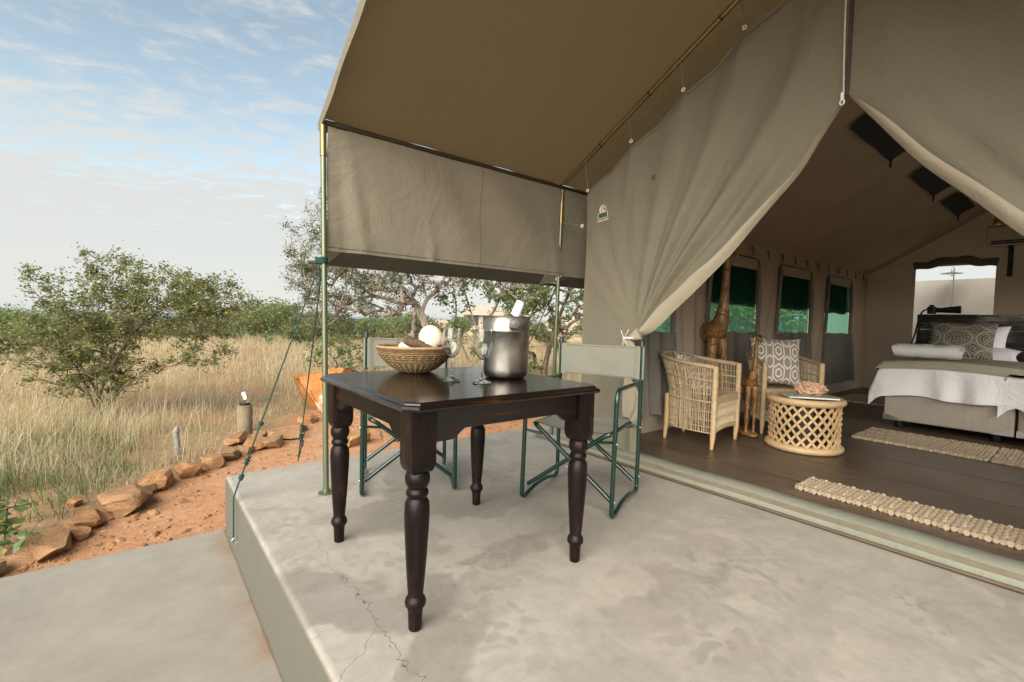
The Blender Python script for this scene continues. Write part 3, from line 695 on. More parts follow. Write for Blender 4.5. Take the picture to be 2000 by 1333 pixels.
# front canvas panels with gathered folds
TIE = np.array([-2.205, 0.965])
EDGE_T = [0, .235, .30, .36, .44, .52, .58, .66, .715, .76, .86, 1.0]
EDGE_P = [(XC, 3.19), (XC - .002, 2.30), (-1.028, 2.145), (-1.138, 1.97), (-1.285, 1.825), (-1.41, 1.705), (-1.59, 1.53), (-1.87, 1.305), (-2.15, 1.03), (-2.22, 0.93), (-2.21, 0.50), (-2.13, 0.012)]
LEFT_T = [0, .2, .715, 1.0]; LEFT_Z = [2.16, 1.95, 0.93, 0.012]
HOOKS = [(-2.715, 2.156), (-2.289, 2.44), (-1.865, 2.668), (-1.462, 2.895), (-1.10, 3.10)]
def fold_disp(x, z):
    dx, dz = x - TIE[0], z - TIE[1]; r = np.hypot(dx, dz) + 1e-6; th = np.degrees(np.arctan2(dz, dx)); up = np.clip(dz / 0.12, 0, 1)
    d = 0
    for t0, w, a, r0 in ((44.5, 2.6, .070, .8), (49.5, 1.8, .040, .45), (55, 4.0, .090, 1.0), (61, 1.7, .020, .4), (67.5, 4.6, .070, 1.2), (74, 2.0, .016, .5), (80, 5.5, .048, 1.25), (90, 6.5, .030, 1.2), (103, 6.5, .022, 1.1), (116, 7.0, .020, 1.0), (133, 9, .012, .7)):
        am = 1.15 * a * (r / (r + 0.30)) * np.exp(-((r - r0) / 1.05) ** 2 * 0.6)
        d = d + am * np.exp(-((th - t0 + 2.0 * np.sin(r * 2.4 + t0)) / w) ** 2)
        d = d - 0.45 * am * np.exp(-((th - t0 - w * 1.7) / (w * 1.1)) ** 2)
    d = d * up
    dn = np.clip(-dz / 0.10, 0, 1)
    for t0, w, a in ((-62, 5, .05), (-75, 4, .03), (-88, 5, .05), (-102, 4, .025), (-114, 6, .035), (-135, 8, .02)):
        d = d + dn * a * (r / (r + .25)) * np.exp(-((th - t0) / w) ** 2)
    return d
EDGE_R = [(XC, 3.19), (XC - .002, 2.31), (-1.02, 2.165), (-1.115, 2.025), (-1.27, 1.825), (-1.445, 1.64), (-1.61, 1.455), (-1.925, 1.19), (-2.17, 1.0), (-2.215, 0.93), (-2.12, 0.50), (-2.02, 0.012)]
def panel_grid(mirror=False):
    nu, nv = 170, 170; v = np.linspace(0, 1, nv); u = np.linspace(0, 1, nu)
    E = interp_curve(EDGE_T, EDGE_R if mirror else EDGE_P, v); k = np.ones(7) / 7; 
    Es = np.stack([np.convolve(np.pad(E[:, i], 3, mode='edge'), k, 'valid') for i in range(2)], -1); Es[0] = E[0]; Es[-1] = E[-1]
    lx = -2.74 + 0.012 * np.sin(v * 7); lz = np.interp(v, LEFT_T, LEFT_Z)
    U = u[:, None]; X = lx[None] * (1 - U) + Es[None, :, 0] * U; Z = lz[None] * (1 - U) + Es[None, :, 1] * U
    hx = np.array([h[0] for h in HOOKS]); dd = np.abs(X[:, :1] - hx[None]).min(1)      # scallops hung between the hooks
    sc = np.clip(dd / 0.21, 0, 1) ** 1.6 * 0.032
    Z = Z - sc[:, None] * np.exp(-v[None] / 0.10)
    D = fold_disp(X, Z); fade = np.clip(v / 0.04, 0.12, 1)[None] * np.clip(U / 0.03, 0.1, 1)
    fade = fade * np.clip((1 - U) / 0.09, 0.12, 1)
    D = D * fade + 0.006 * snoise(X * 2.4, Z * 2.4, 11) * fade
    for h in HOOKS:                                                                     # pull creases under each hook
        dxh = X - h[0] + 0.12 * (h[1] - Z); D = D + 0.014 * np.exp(-(dxh / 0.035) ** 2) * np.clip((h[1] - Z) / 0.04, 0, 1) * np.exp(-(h[1] - Z) / 0.45)
    Y = Y0 + 0.045 - D - 0.02 * (1 - v[None]) * 0
    Y = Y + 0.02 * np.exp(-((v[None] - 1.0) / 0.1) ** 2)
    if mirror: X = 2 * XC - X
    return np.stack([X, Y, Z], -1), Es
PG, ES = panel_grid()
m = MB(); m.grid(PG); FRONT_L = m.build('front_panel', 'canvas_front', TENT)
def smooth_mirror():
    """the other panel hangs slacker: same outline, softer folds"""
    G, _ = panel_grid(True); G = G.copy(); base = Y0 + 0.045
    dz = np.clip((2.6 - G[..., 2]) / 1.4, 0.25, 1.0); G[..., 1] = base + (G[..., 1] - base) * (0.35 + 0.35 * dz)
    return G[:, ::-1]
m = MB(); m.grid(smooth_mirror()); FRONT_R = m.build('front_panel', 'canvas_front', TENT)
def lining(upper, lower, parent, sign=1, bulge=0.014, seam=True, y_at=0.035):
    A = smooth_path([(p[0], 0, p[1]) for p in upper], 10); B = smooth_path([(p[0], 0, p[1]) for p in lower], 10); s = np.linspace(0, 1, 9)
    w = np.linalg.norm(A - B, axis=1); rows = []
    for t in s:
        P = A * (1 - t) + B * t; P[:, 1] = Y0 + y_at - np.sin(t * math.pi) * np.minimum(bulge, w * .3) + 0.04 * t; rows.append(P)
    mm = MB(); mm.grid(np.stack(rows, 0)); o = mm.build('lining', 'canvas_lining', parent); 
    return o
lining([(-0.93, 2.29), (-1.028, 2.145), (-1.138, 1.97), (-1.285, 1.825), (-1.41, 1.705), (-1.59, 1.53), (-1.745, 1.415), (-1.87, 1.305), (-2.0, 1.20), (-2.13, 1.06), (-2.20, 0.985)],
       [(-0.926, 2.285), (-1.018, 2.14), (-1.125, 1.96), (-1.26, 1.81), (-1.375, 1.68), (-1.51, 1.525), (-1.645, 1.395), (-1.78, 1.27), (-1.90, 1.165), (-2.06, 1.02), (-2.185, 0.965)], FRONT_L)
lining([(-0.888, 2.298), (-0.715, 2.112), (-0.545, 1.90), (-0.36, 1.71), (-0.195, 1.535), (0.11, 1.225), (0.35, 1.0)],
       [(-0.893, 2.288), (-0.745, 2.085), (-0.582, 1.865), (-0.40, 1.67), (-0.235, 1.485), (0.06, 1.19), (0.30, 0.965)], FRONT_R, y_at=-0.005)
# bunched cloth and cord at the tie
m = MB()
for i in range(7):
    a = i / 6; m.tube(smooth_path([(TIE[0] - .07 + .10 * a, Y0 - .01 - .015 * math.sin(i * 2.1), .90 + .015 * math.sin(i * 3)), (TIE[0] - .01 + .02 * a, Y0 - .035, TIE[1] - .02), (TIE[0] + .07 + .03 * a, Y0 - .02, 1.02 - .05 * a)], 6), np.concatenate([np.linspace(.018, .012, 7), np.linspace(.012, .020, 6)]), 7)
m.build('gathered_cloth', 'canvas_lining', FRONT_L)
m = MB(); s = np.linspace(0, 1, 50); m.tube(np.stack([TIE[0] + .05 * np.cos(s * 19), Y0 - .035 + .035 * np.sin(s * 19), TIE[1] - .012 + .012 * s], -1), 0.003, 6)
for sg, l in ((-1, .05), (1, .06), (-.4, -.05), (.6, -.06)):
    m.tube(smooth_path([(TIE[0] - .01, Y0 - .075, TIE[1] - .005), (TIE[0] + sg * .025, Y0 - .085, TIE[1] + l * .6), (TIE[0] + sg * .035, Y0 - .08, TIE[1] + l)], 5), 0.0025, 5)
m.build('tie_cord', 'grommet_white', FRONT_L)
# flared inside corner of the tied panel below the cord
Uu, Vv = np.meshgrid(np.linspace(0, 1, 18), np.linspace(0, 1, 30), indexing='ij')
Xx = -2.24 + (0.01 + 0.13 * np.sin(Vv * 2.6)) * Uu; Zz = 0.72 - 0.36 * Vv - .06 * Uu; Yy = Y0 - 0.02 + 0.05 * Uu - 0.03 * np.sin(Uu * 7 + Vv * 3) * Vv
m = MB(); m.grid(np.stack([Xx, Yy, Zz], -1)); m.build('turned_corner', 'canvas_lining', FRONT_L)
for i, h in enumerate(HOOKS[:4]):                # elastic hangers between rafter and panel
    for mir in (0, 1):
        hx = 2 * XC - h[0] if mir else h[0]; par = FRONT_R if mir else FRONT_L
        rz = float(fly_z(h[0] + 0.02)) - 0.045
        mm = MB(); mm.tube(smooth_path([(hx - .02, Y0, rz), (hx - .012, Y0 + .01, (rz + h[1]) / 2), (hx, Y0 + .02, h[1] + .012)], 6), 0.0035, 6); hk = mm.build('hanger', 'cord_grey', par)
        mm = MB(); a = np.linspace(0, 2 * math.pi, 16, endpoint=False); mm.tube(np.stack([hx + .011 * np.cos(a), np.full(16, Y0 + .015), h[1] + .011 * np.sin(a)], -1), 0.0042, 6, closed=True); mm.build('grommet', 'grommet_white', hk)
mm = MB(); mm.tube([(-3.0, 2.89, 1.935), (-2.765, 2.90, 1.872)], 0.003, 6); hk = mm.build('hanger', 'cord_grey', FRONT_L)
mm = MB(); a = np.linspace(0, 2 * math.pi, 16, endpoint=False); mm.tube(np.stack([-2.755 + .012 * np.cos(a), np.full(16, Y0 + .005), 1.87 + .012 * np.sin(a)], -1), 0.005, 6, closed=True); mm.build('grommet', 'grommet_white', hk)
# zip and its cord
mm = MB(); mm.box((XC - 0.006, Y0 + 0.028, 2.30), (XC + 0.012, Y0 + 0.036, 3.19)); mm.build('zip', 'zip_dark', TENT)
mm = MB(); mm.tube(smooth_path([(XC - .022, Y0 + .02, 3.2), (XC - .018, Y0 + .01, 2.8), (XC - .012, Y0 + .01, 2.5), (XC - .004, Y0 + .008, 2.30), (XC - .01, Y0 + .006, 2.265)], 8), 0.0045, 8); z = mm.build('zip_cord', 'white_cord', TENT)
mm = MB(); a = np.linspace(0, 2 * math.pi, 14, endpoint=False); mm.tube(np.stack([XC - .006 + .010 * np.cos(a), np.full(14, Y0 + .0), 2.258 + .014 * np.sin(a)], -1), 0.004, 6, closed=True); mm.box((XC - .014, Y0 + .0, 2.275), (XC - .002, Y0 + .012, 2.31)); mm.build('zip_pull', 'grommet_white', z)

# embroidered emblem on the left panel
def panel_y(x, z):
    d = (PG[..., 0] - x) ** 2 + (PG[..., 2] - z) ** 2; i = np.unravel_index(np.argmin(d), d.shape); return PG[i][1]
def text_mesh(txt, size, weight=0.0):
    cu = bpy.data.curves.new('t', 'FONT'); cu.body = txt; cu.size = size; cu.align_x = 'CENTER'; cu.resolution_u = 2; cu.offset = weight
    ob = bpy.data.objects.new('t', cu); COL.objects.link(ob); dg = bpy.context.evaluated_depsgraph_get(); me = ob.evaluated_get(dg).to_mesh()
    V = [tuple(v.co) for v in me.vertices]; F = [tuple(p.vertices) for p in me.polygons]
    ob.evaluated_get(dg).to_mesh_clear(); bpy.data.objects.remove(ob); bpy.data.curves.remove(cu); return np.array(V), F
EMB = np.array([-2.558, 1.948]); EMT = R(5)
def emb_map(V2):
    """2D emblem plane to the cloth"""
    c, s = math.cos(EMT), math.sin(EMT); V2 = np.asarray(V2, float)
    x = EMB[0] + V2[:, 0] * c - V2[:, 1] * s; z = EMB[1] + V2[:, 0] * s + V2[:, 1] * c
    y = np.array([panel_y(a, b) for a, b in zip(x, z)]) - 0.005; return np.stack([x, y, z], -1)
def emb_line(pts, r, closed=False):
    mm = MB(); mm.tube(emb_map(pts), r, 5, closed=closed); return mm
a = np.linspace(0, 2 * math.pi, 44, endpoint=False); e = 0.35
rr = np.stack([0.052 * np.sign(np.cos(a)) * np.abs(np.cos(a)) ** e, -0.016 + 0.022 * np.sign(np.sin(a)) * np.abs(np.sin(a)) ** e], -1)
emb = emb_line(rr, 0.0022, True).build('emblem_frame', 'cream_thread', FRONT_L)
a = np.linspace(-0.12 * math.pi, 1.12 * math.pi, 26); emb_line(np.stack([0.003 + 0.036 * np.cos(a), 0.030 + 0.037 * np.sin(a)], -1), 0.0022).build('emblem_arch', 'cream_thread', FRONT_L)
mm = MB()
for p, r0 in (([(-.022, .008), (-.024, .03), (-.016, .046), (-.004, .052)], .005), ([(-.004, .008), (-.004, .034), (-.006, .05)], .0032), ([(.004, .008), (.004, .034), (.012, .048)], .0028), ([(.010, .012), (.018, .020), (.024, .012)], .005), ([(-.014, .054), (.0, .060), (.016, .054), (.026, .044)], .0042), ([(.008, .044), (.02, .040), (.03, .034)], .003), ([(-.027, .02), (-.028, .036)], .003)):
    mm.tube(emb_map(p), r0, 5)
mm.build('emblem_tree', 'cream_thread', FRONT_L)
for txt, sz, oy, mt, wd, sx in (('TENTIKI', 0.036, -0.028, 'green_thread', 0.0012, 0.64), ('OASIS LODGE', 0.024, -0.064, 'cream_thread', 0.0006, 0.80)):
    V, F = text_mesh(txt, sz, wd); V2 = np.stack([V[:, 0] * sx, V[:, 1] + oy], -1)
    W = emb_map(V2); W[:, 1] -= 0.002; mm = MB(); mm.add(W, F); mm.build('emblem_lettering', mt, FRONT_L, smooth=False)
mm = MB(); mm.box((-2.10, panel_y(-2.085, 2.13) - .008, 2.115), (-2.07, panel_y(-2.085, 2.13) - .002, 2.15)); mm.build('vent_tab', 'steel', FRONT_L)

line = PG[2:, 2].copy(); line[:, 1] -= .0012; mm = MB(); mm.tube(line[::3], .0022, 5); mm.build('seam', 'canvas_fold', FRONT_L)
# inner tent: roof, walls, floor
IZ0, IS = 2.06, 0.60
def inner_z(x): return IZ0 + IS * (XC - XL - np.abs(np.asarray(x) - XC))
xs = np.concatenate([np.linspace(XL, XC, 26), np.linspace(XC, XR, 26)[1:]]); ys = np.linspace(Y0 + .06, YB + .06, 110)
X, Y = np.meshgrid(xs, ys, indexing='ij'); Z = inner_z(X)
wv = np.sin(np.clip((XC - XL - np.abs(X - XC)) / (XC - XL), 0, 1) * math.pi)
Z = Z - 0.045 * wv * (0.5 + 0.5 * np.sin(Y * 3.4)) - 0.010 * wv * np.sin(Y * 8 + X * 3) - 0.028 * np.exp(-(((Y - 5.7 + 0.35 * X) % 1.5 - .75) / .05) ** 2) * wv
m = MB(); m.grid(np.stack([X, Y, Z], -1)[:, ::-1]); INROOF = m.build('inner_roof', 'canvas_inner', TENT)
for y0, y1 in ((3.15, 3.75), (4.75, 5.95), (6.75, 7.85), (8.35, 9.45)):      # black patches along the ridge
    m = MB(); yy = np.linspace(y0, y1, 8); xx = np.linspace(XC - 0.52, XC - 0.33, 4); XX, YY = np.meshgrid(xx, yy, indexing='ij')
    m.grid(np.stack([XX, YY, inner_z(XX) - 0.065 - 0.006 * np.sin(YY * 9)], -1)[:, ::-1]); pt = m.build('ridge_patch', 'black_cloth', INROOF)
    m = MB(); m.tube([(XC - .50, y1 - .05, float(inner_z(XC - .5)) - .05), (XC - .505, y1 - .04, float(inner_z(XC - .5)) - .15)], .010, 6); m.build('strap_end', 'black_cloth', pt)
WINS = [(3.20, 4.20), (4.86, 6.06), (6.62, 7.75), (8.37, 9.50)]; WZ0, WZ1 = 0.995, 1.90
def in_window(y, z):
    r = np.zeros_like(y, bool)
    for a, b in WINS:
        c = (y > a) & (y < b) & (z > WZ0) & (z < WZ1)
        rad = 0.12; cy = np.maximum(np.maximum(a + rad - y, y - (b - rad)), 0); cz = np.maximum(z - (WZ1 - rad), 0)
        r |= c & (np.hypot(cy, cz) < rad)
    return r
def side_wall():
    ys = np.arange(Y0 + .07, YB + .05, 0.03); zs = np.arange(0.0, IZ0 + 0.06, 0.03); Yg, Zg = np.meshgrid(ys, zs, indexing='ij')
    wy = np.zeros_like(ys)
    for c in (4.53, 6.34, 8.06, 9.95): wy += np.exp(-((ys - c) / 0.16) ** 2)
    Xg = XL + 0.032 * np.sin(Yg * 26 + 2 * np.sin(Zg * 2.5 + Yg)) * wy[:, None] + 0.012 * np.sin(Yg * 9 + Zg * 3) * wy[:, None] + 0.008 * snoise(Yg * 3, Zg * 2, 21)
    Xg += 0.018 * np.sin(Yg * 30) * np.exp(-((Zg - IZ0) / 0.06) ** 2)
    n = len(zs); V = np.stack([Xg, Yg, Zg], -1).reshape(-1, 3); F = []
    cy = (ys[:-1] + ys[1:]) / 2; cz = (zs[:-1] + zs[1:]) / 2; CY, CZ = np.meshgrid(cy, cz, indexing='ij'); hole = in_window(CY, CZ)
    for i in range(len(cy)):
        for j in range(len(cz)):
            if not hole[i, j]: F.append((i * n + j, (i + 1) * n + j, (i + 1) * n + j + 1, i * n + j + 1))
    m = MB(); m.add(V, F); return m.build('side_wall', 'canvas_inner', TENT)
SW = side_wall()
for wi, (a, b) in enumerate(WINS):
    nw = 0.03; out = [(a, WZ0)] + [(a + .12 - .12 * math.cos(t), WZ1 - .12 + .12 * math.sin(t)) for t in np.linspace(0, math.pi / 2, 7)] + [(b - .12 + .12 * math.sin(t), WZ1 - .12 + .12 * math.cos(t)) for t in np.linspace(0, math.pi / 2, 7)] + [(b, WZ0)]
    m = MB(); yy = np.linspace(a - .03, b + .03, 24); zz = np.linspace(WZ0 - .03, WZ1 + .02, 14); YY, ZZ = np.meshgrid(yy, zz, indexing='ij')
    m.grid(np.stack([XL - 0.022 + 0.008 * np.sin(YY * 13 + wi), YY, ZZ], -1)); win = m.build('window', 'net', TENT, label='green shade-net window')
    m = MB(); m.tube([(XL + .016, p[0], p[1]) for p in out], 0.011, 7); m.build('piping', 'zip_dark', win)
    m = MB(); yy = np.linspace(a - .04, b + .04, 30); zz = np.linspace(1.315, WZ1 + .03, 8); YY, ZZ = np.meshgrid(yy, zz, indexing='ij'); m.grid(np.stack([XL - .05 + .008 * np.sin(YY * 17), YY, ZZ + .008 * np.sin(YY * 9 + wi) * (ZZ < 1.33)], -1)); m.build('shade_cloth', 'shade_cloth', win)
    m = MB(); m.tube([(XL + .022, a - .005, WZ0 + .01), (XL + .03, a + .01, 1.5), (XL + .022, a + .06, WZ1 - .06)], 0.024, 7); m.build('rolled_edge', 'canvas_skirt', win); m = MB(); m.tube([(XL + .022, b + .005, WZ0 + .01), (XL + .03, b - .01, 1.5), (XL + .022, b - .05, WZ1 - .06)], 0.026, 7); m.build('rolled_edge', 'canvas_skirt', win)

    yy = np.linspace(a + .04, b - .04, 60); zz = np.linspace(WZ1 - .135, WZ1 - .01, 6); YY, ZZ = np.meshgrid(yy, zz, indexing='ij')
    m = MB(); m.grid(np.stack([XL + 0.016 + 0.007 * np.sin(YY * 70 + np.sin(YY * 9) * 3), YY, ZZ], -1)); m.build('pelmet', 'canvas_inner', win)
    yy = np.linspace(a - .03, b + .03, 70); zz = np.linspace(0.20, WZ0, 16); YY, ZZ = np.meshgrid(yy, zz, indexing='ij'); q = (WZ0 - ZZ) / .8
    m = MB(); m.grid(np.stack([XL + 0.035 + (0.014 + 0.050 * q) * np.sin(YY * 24 + wi * 2 + np.sin(YY * 5) * 1.6 + q) + .04 * q, YY, ZZ + 0.006 * np.sin(YY * 12)], -1)); m.build('window_flap', 'canvas_skirt', win)
for y in np.arange(3.3, YB, 0.42):                # toggles along the wall top
    m = MB(); m.tube(smooth_path([(XL + .02, y, IZ0 - .02), (XL + .035, y + .015, IZ0 - .07), (XL + .03, y + .02, IZ0 - .13)], 4), 0.009, 6); m.build('toggle', 'zip_dark', SW)
V = []; F = []  # unseen right wall, openings enlarged and left netless to light the interior
for yy0, yy1, zz0, zz1 in [(Y0 + .07, YB + .05, .0, WZ0 - .15), (Y0 + .07, YB + .05, WZ1, IZ0 + .05)] + [(a_, b_, WZ0 - .15, WZ1) for a_, b_ in zip([Y0 + .07] + [w[1] for w in WINS], [w[0] for w in WINS] + [YB + .05])]:
    k = len(V); V += [(XR, yy0, zz0), (XR, yy1, zz0), (XR, yy1, zz1), (XR, yy0, zz1)]; F.append((k, k + 1, k + 2, k + 3))
m = MB(); m.add(V, F); tag(m.build('side_wall', 'canvas_inner', TENT, smooth=False), kind='stuff')
OX0, OX1, OZ = -2.045, -1.086, 2.14
def back_wall():
    m = MB()
    def patch(x0, x1, z0, z1f):
        xx = np.linspace(x0, x1, max(3, int((x1 - x0) / .06))); t = np.linspace(0, 1, 16); XX, T = np.meshgrid(xx, t, indexing='ij'); z1 = z1f(XX); ZZ = z0 + (z1 - z0) * T
        m.grid(np.stack([XX, YB + 0.008 * np.sin(XX * 6 + ZZ * 2) + 0.010 * snoise(XX * 2, ZZ * 2, 31), ZZ], -1))
    patch(XL - .05, OX0, .002, inner_z); patch(OX1, XR, .012, inner_z); patch(OX0, OX1, OZ, inner_z)
    return m.build('back_wall', 'canvas_inner', TENT)
BW = back_wall()
xx = np.linspace(OX0 - .02, OX1 + .02, 50); an = np.linspace(0, 2 * math.pi, 12, endpoint=False)
m = MB(); m.tube(np.stack([xx, np.full_like(xx, YB - .05), OZ + .05 - 0.035 * np.cos((xx - OX0) / (OX1 - OX0) * 2 * math.pi * 1.0) + .012 * np.sin(xx * 21)], -1), .062 + .006 * np.sin(xx * 17), 12); m.build('rolled_blind', 'canvas_skirt', BW)
m = MB(); m.box((-2.33, YB - .025, 2.17), (-2.20, YB - .012, 2.225)); m.build('wall_label', 'paper_edge', BW)
m = MB(); m.box((XL + .01, Y0 + .12, 0.002), (XR - .01, YB, 0.012)); FL = m.build('floor', 'floor', TENT, smooth=False)
for i, y in enumerate(np.arange(3.55, YB, 0.62)):  # seams of the floor sheet
    m = MB(); m.box((XL + .02, y, 0.0122), (XR - .02, y + .006, 0.0138)); m.build('floor_seam', 'zip_dark', FL, smooth=False)
# front sill
prof = [(2.845, 0.004), (2.838, 0.018), (2.85, 0.048), (2.875, 0.074), (2.91, 0.088), (2.985, 0.086), (3.01, 0.07), (3.02, 0.012), (3.02, 0.004)]
xs = np.linspace(-2.92, 1.2, 90); P = np.array(prof)
V = np.stack([np.repeat(xs[:, None], len(P), 1), P[None, :, 0] + .004 * np.sin(xs * 4)[:, None], P[None, :, 1] * (1 + .03 * np.sin(xs * 9 + 1)[:, None])], -1)
m = MB(); m.grid(V[::-1]); SILL = m.build('sill', 'sill_canvas', TENT)
m = MB(); Q = V[:, [2, 3]].copy(); Q[:, 0, 2] += .004; Q[:, 1, 2] -= .004; Q[..., 1] -= .004; m.grid(Q[::-1]); m.build('sill_stripe', 'sill_stripe', SILL)
m = MB(); m.tube(np.stack([xs, np.full_like(xs, 2.836) + .004 * np.sin(xs * 4), np.full_like(xs, .012)], -1), .010, 8); m.build('sill_piping', 'sill_pipe', SILL)
m = MB(); m.box((-3.22, 2.862, 0.004), (-2.92, 2.90, 0.055)); m.build('sill_rail', 'steel', SILL, bevel=.004)

# ------------------------------------------------------------------ bathroom wall behind the tent
xs = np.linspace(-4.5, 2.5, 40); zt = 2.07 + 0.03 * np.cos((xs + 1.2) * 0.5); yw = 12.6 + 0.05 * (xs + 1.0) ** 2 * 0.3
m = MB(); m.grid(np.stack([np.stack([xs, yw, np.full_like(xs, -.05)], -1), np.stack([xs, yw, zt], -1), np.stack([xs, yw + .14, zt], -1), np.stack([xs, yw + .14, np.full_like(xs, -.05)], -1)], 0)[:, ::-1])
m.build('bathroom_wall', 'plaster_wall', label='pale plastered wall seen through the opening at the back of the tent', cat='wall')
sh = thing('outdoor_shower', 'thin steel shower pipe with round flat head above the pale plastered wall', 'shower', (-1.88, 12.35, 0))
m = MB(); m.tube(bend_path([(-1.88, 12.5, 0.0), (-1.88, 12.5, 2.32), (-1.88, 12.28, 2.30), (-1.88, 12.28, 2.20)], .05), .012, 8); m.build('pipe', 'steel', sh)
m = MB(); m.lathe([(0.0, 2.215), (.03, 2.21), (.17, 2.195), (.17, 2.185), (0.0, 2.183)], 24, (-1.88, 12.28, 0)); m.build('shower_head', 'steel', sh)
m = MB(); m.box((-2.6, 11.2, 0.0), (-1.78, 12.4, 0.46)); m.build('bathroom_ledge', 'plaster_wall', label='low pale masonry ledge beyond the opening beside the headboard', cat='ledge', bevel=.03)

# ------------------------------------------------------------------ dining table on the terrace
TX, TY, TZ = -1.812, 1.128, 0.795
tb = thing('dining_table', 'square dark brown wooden table with turned legs standing on the terrace', 'table', (TX, TY, 0))
def oct_ring(hs, ch, z):
    a = hs - ch; return [(x, y, z) for x, y in ((-a, -hs), (a, -hs), (hs, -a), (hs, a), (a, hs), (-a, hs), (-hs, a), (-hs, -a))]
rings = [(.456, .036, TZ - .034), (.470, .040, TZ - .029), (.474, .041, TZ - .020), (.468, .039, TZ - .012), (.459, .037, TZ - .009), (.457, .037, TZ - .004), (.452, .036, TZ)]
m = MB(); V = np.array([oct_ring(*r) for r in rings]) + np.array([TX, TY, 0]); m.grid(V, cv=True); m.f.append(tuple(range((len(rings) - 1) * 8, len(rings) * 8))); m.f.append(tuple(range(8))[::-1])
m.build('table_top', 'table_wood_y', tb, smooth=False, fix=True)
LEG = .392
def leg_profile():
    return [(.019, 0.0), (.0225, .004), (.0245, .06), (.027, .078), (.035, .088), (.0365, .10), (.033, .112), (.028, .118), (.026, .126), (.029, .16), (.036, .26), (.0415, .36), (.043, .41), (.041, .445), (.034, .458), (.030, .463), (.036, .469), (.0385, .478), (.036, .488), (.030, .494), (.035, .501), (.0415, .516), (.0425, .532), (.039, .548), (.031, .556), (.030, .565)]
for sx in (-1, 1):
    for sy in (-1, 1):
        cx, cy = TX + sx * LEG, TY + sy * LEG; m = MB(); m.lathe(leg_profile(), 28, (cx, cy, 0))
        h = .046; b = .55
        V = np.array([[(cx - s, cy - s, z), (cx + s, cy - s, z), (cx + s, cy + s, z), (cx - s, cy + s, z)] for s, z in ((.030, b), (.038, b + .006), (.044, b + .022), (h, b + .04), (h, TZ - .035))])
        m.grid(V, cv=True); m.f.append(tuple(m.n - 4 + i for i in range(4)))
        m.build('leg', 'table_wood_leg', tb, bevel=0.003)
def apron(axis, pos):
    L = LEG - .044; xs = np.linspace(-L, L, 41); zl = np.where(np.abs(xs) > L * .78, TZ - .145, np.where(np.abs(xs) > L * .66, TZ - .145 + .035 * (1 - (np.abs(xs) - L * .66) / (L * .12)), TZ - .110))
    poly = [(x, z) for x, z in zip(xs, zl)] + [(L, TZ - .034), (-L, TZ - .034)]
    m = MB()
    if axis == 1: m.prism([(TX + p[0], p[1]) for p in poly], 1, pos - .011, pos + .011)
    else: m.prism([(TY + p[0], p[1]) for p in poly], 0, pos - .011, pos + .011)
    m.build('apron', 'table_wood' if axis == 1 else 'table_wood_y', tb, smooth=False, fix=True)
for s in (-1, 1): apron(1, TY + s * (LEG + .022)); apron(0, TX + s * (LEG + .022))

# bowl with eggs and driftwood
BX, BY = -2.16, 1.095
bw = thing('woven_bowl', 'shallow coiled reed bowl on the dark table', 'bowl', (BX, BY, TZ))
prof = [(.055, .0), (.075, .003), (.11, .022), (.145, .05), (.175, .085), (.188, .112), (.192, .126)]
P = smooth_path([(a, b, 0) for a, b in prof], 6)
n = 120; an = np.linspace(0, 2 * math.pi, n, endpoint=False); rows = []
for i, (a, b, _) in enumerate(P):
    r = a + 0.0035 * np.sin(i * math.pi * .95) + 0.0042 * np.sin(an * 30 + (i % 2) * math.pi) * (i < 26) ; rows.append(np.stack([BX + r * np.cos(an), BY + r * np.sin(an), np.full(n, TZ + b)], -1))
for a, b in ((.180, .120), (.165, .085), (.13, .05), (.07, .014), (.01, .012)): rows.append(np.stack([BX + a * np.cos(an), BY + a * np.sin(an), np.full(n, TZ + b)], -1))
m = MB(); m.grid(np.stack(rows, 0), cv=True); m.build('woven_wall', 'bowl_reed', bw, fix=True)
m = MB(); a = np.linspace(0, 2 * math.pi, 160, endpoint=False); m.tube(np.stack([BX + .188 * np.cos(a), BY + .188 * np.sin(a), np.full(160, TZ + .128)], -1), .0075 + .001 * np.sin(a * 70), 8, closed=True); m.build('rim', 'bowl_rim', bw)
def egg(name, c, r, tilt, label):
    m = MB(); v, f = ICO[3]; V = v * r; V[:, 2] *= np.where(V[:, 2] > 0, 1.22, 1.08); V = V @ rotx(tilt[0]).T @ rotz(tilt[1]).T; m.add(V + np.array(c), f); m.build(name, 'egg', label=label, cat='egg')
egg('ostrich_egg', (BX + .045, BY + .065, TZ + .165), .062, (.5, .4), 'large cream ostrich egg standing in the reed bowl beside driftwood')
egg('ostrich_egg', (BX - .055, BY - .015, TZ + .105), .052, (1.2, 1.0), 'pale ostrich egg half hidden under brown bark in the bowl')
def stick(pts, rad, label, mat='driftwood', jit=.004):
    P = smooth_path(pts, 7); P = P + RNG.normal(0, jit, P.shape); m = MB(); m.tube(P, np.interp(np.linspace(0, 1, len(P)), np.linspace(0, 1, len(rad)), rad) * (1 + .15 * np.sin(np.arange(len(P)) * 1.7)), 9); m.build('driftwood', mat, label=label, cat='driftwood')
B0 = np.array([BX, BY, TZ])
stick(B0 + np.array([(-.05, -.01, .09), (-.035, .0, .17), (-.028, .002, .24), (-.02, .0, .32)]), [.016, .014, .011, .006], 'tall grey driftwood stick rising from the bowl behind the egg')
stick(B0 + np.array([(.03, .06, .115), (.075, .07, .135), (.12, .10, .165), (.155, .15, .19)]), [.010, .017, .015, .008], 'thick grey driftwood branch leaning over the rim by the glasses')
stick(B0 + np.array([(-.06, -.04, .135), (.0, -.03, .148), (.06, .0, .14), (.10, .03, .125)]), [.008, .022, .020, .007], 'broad brown bark slab lying across the smaller egg', 'rust_wood', .006)
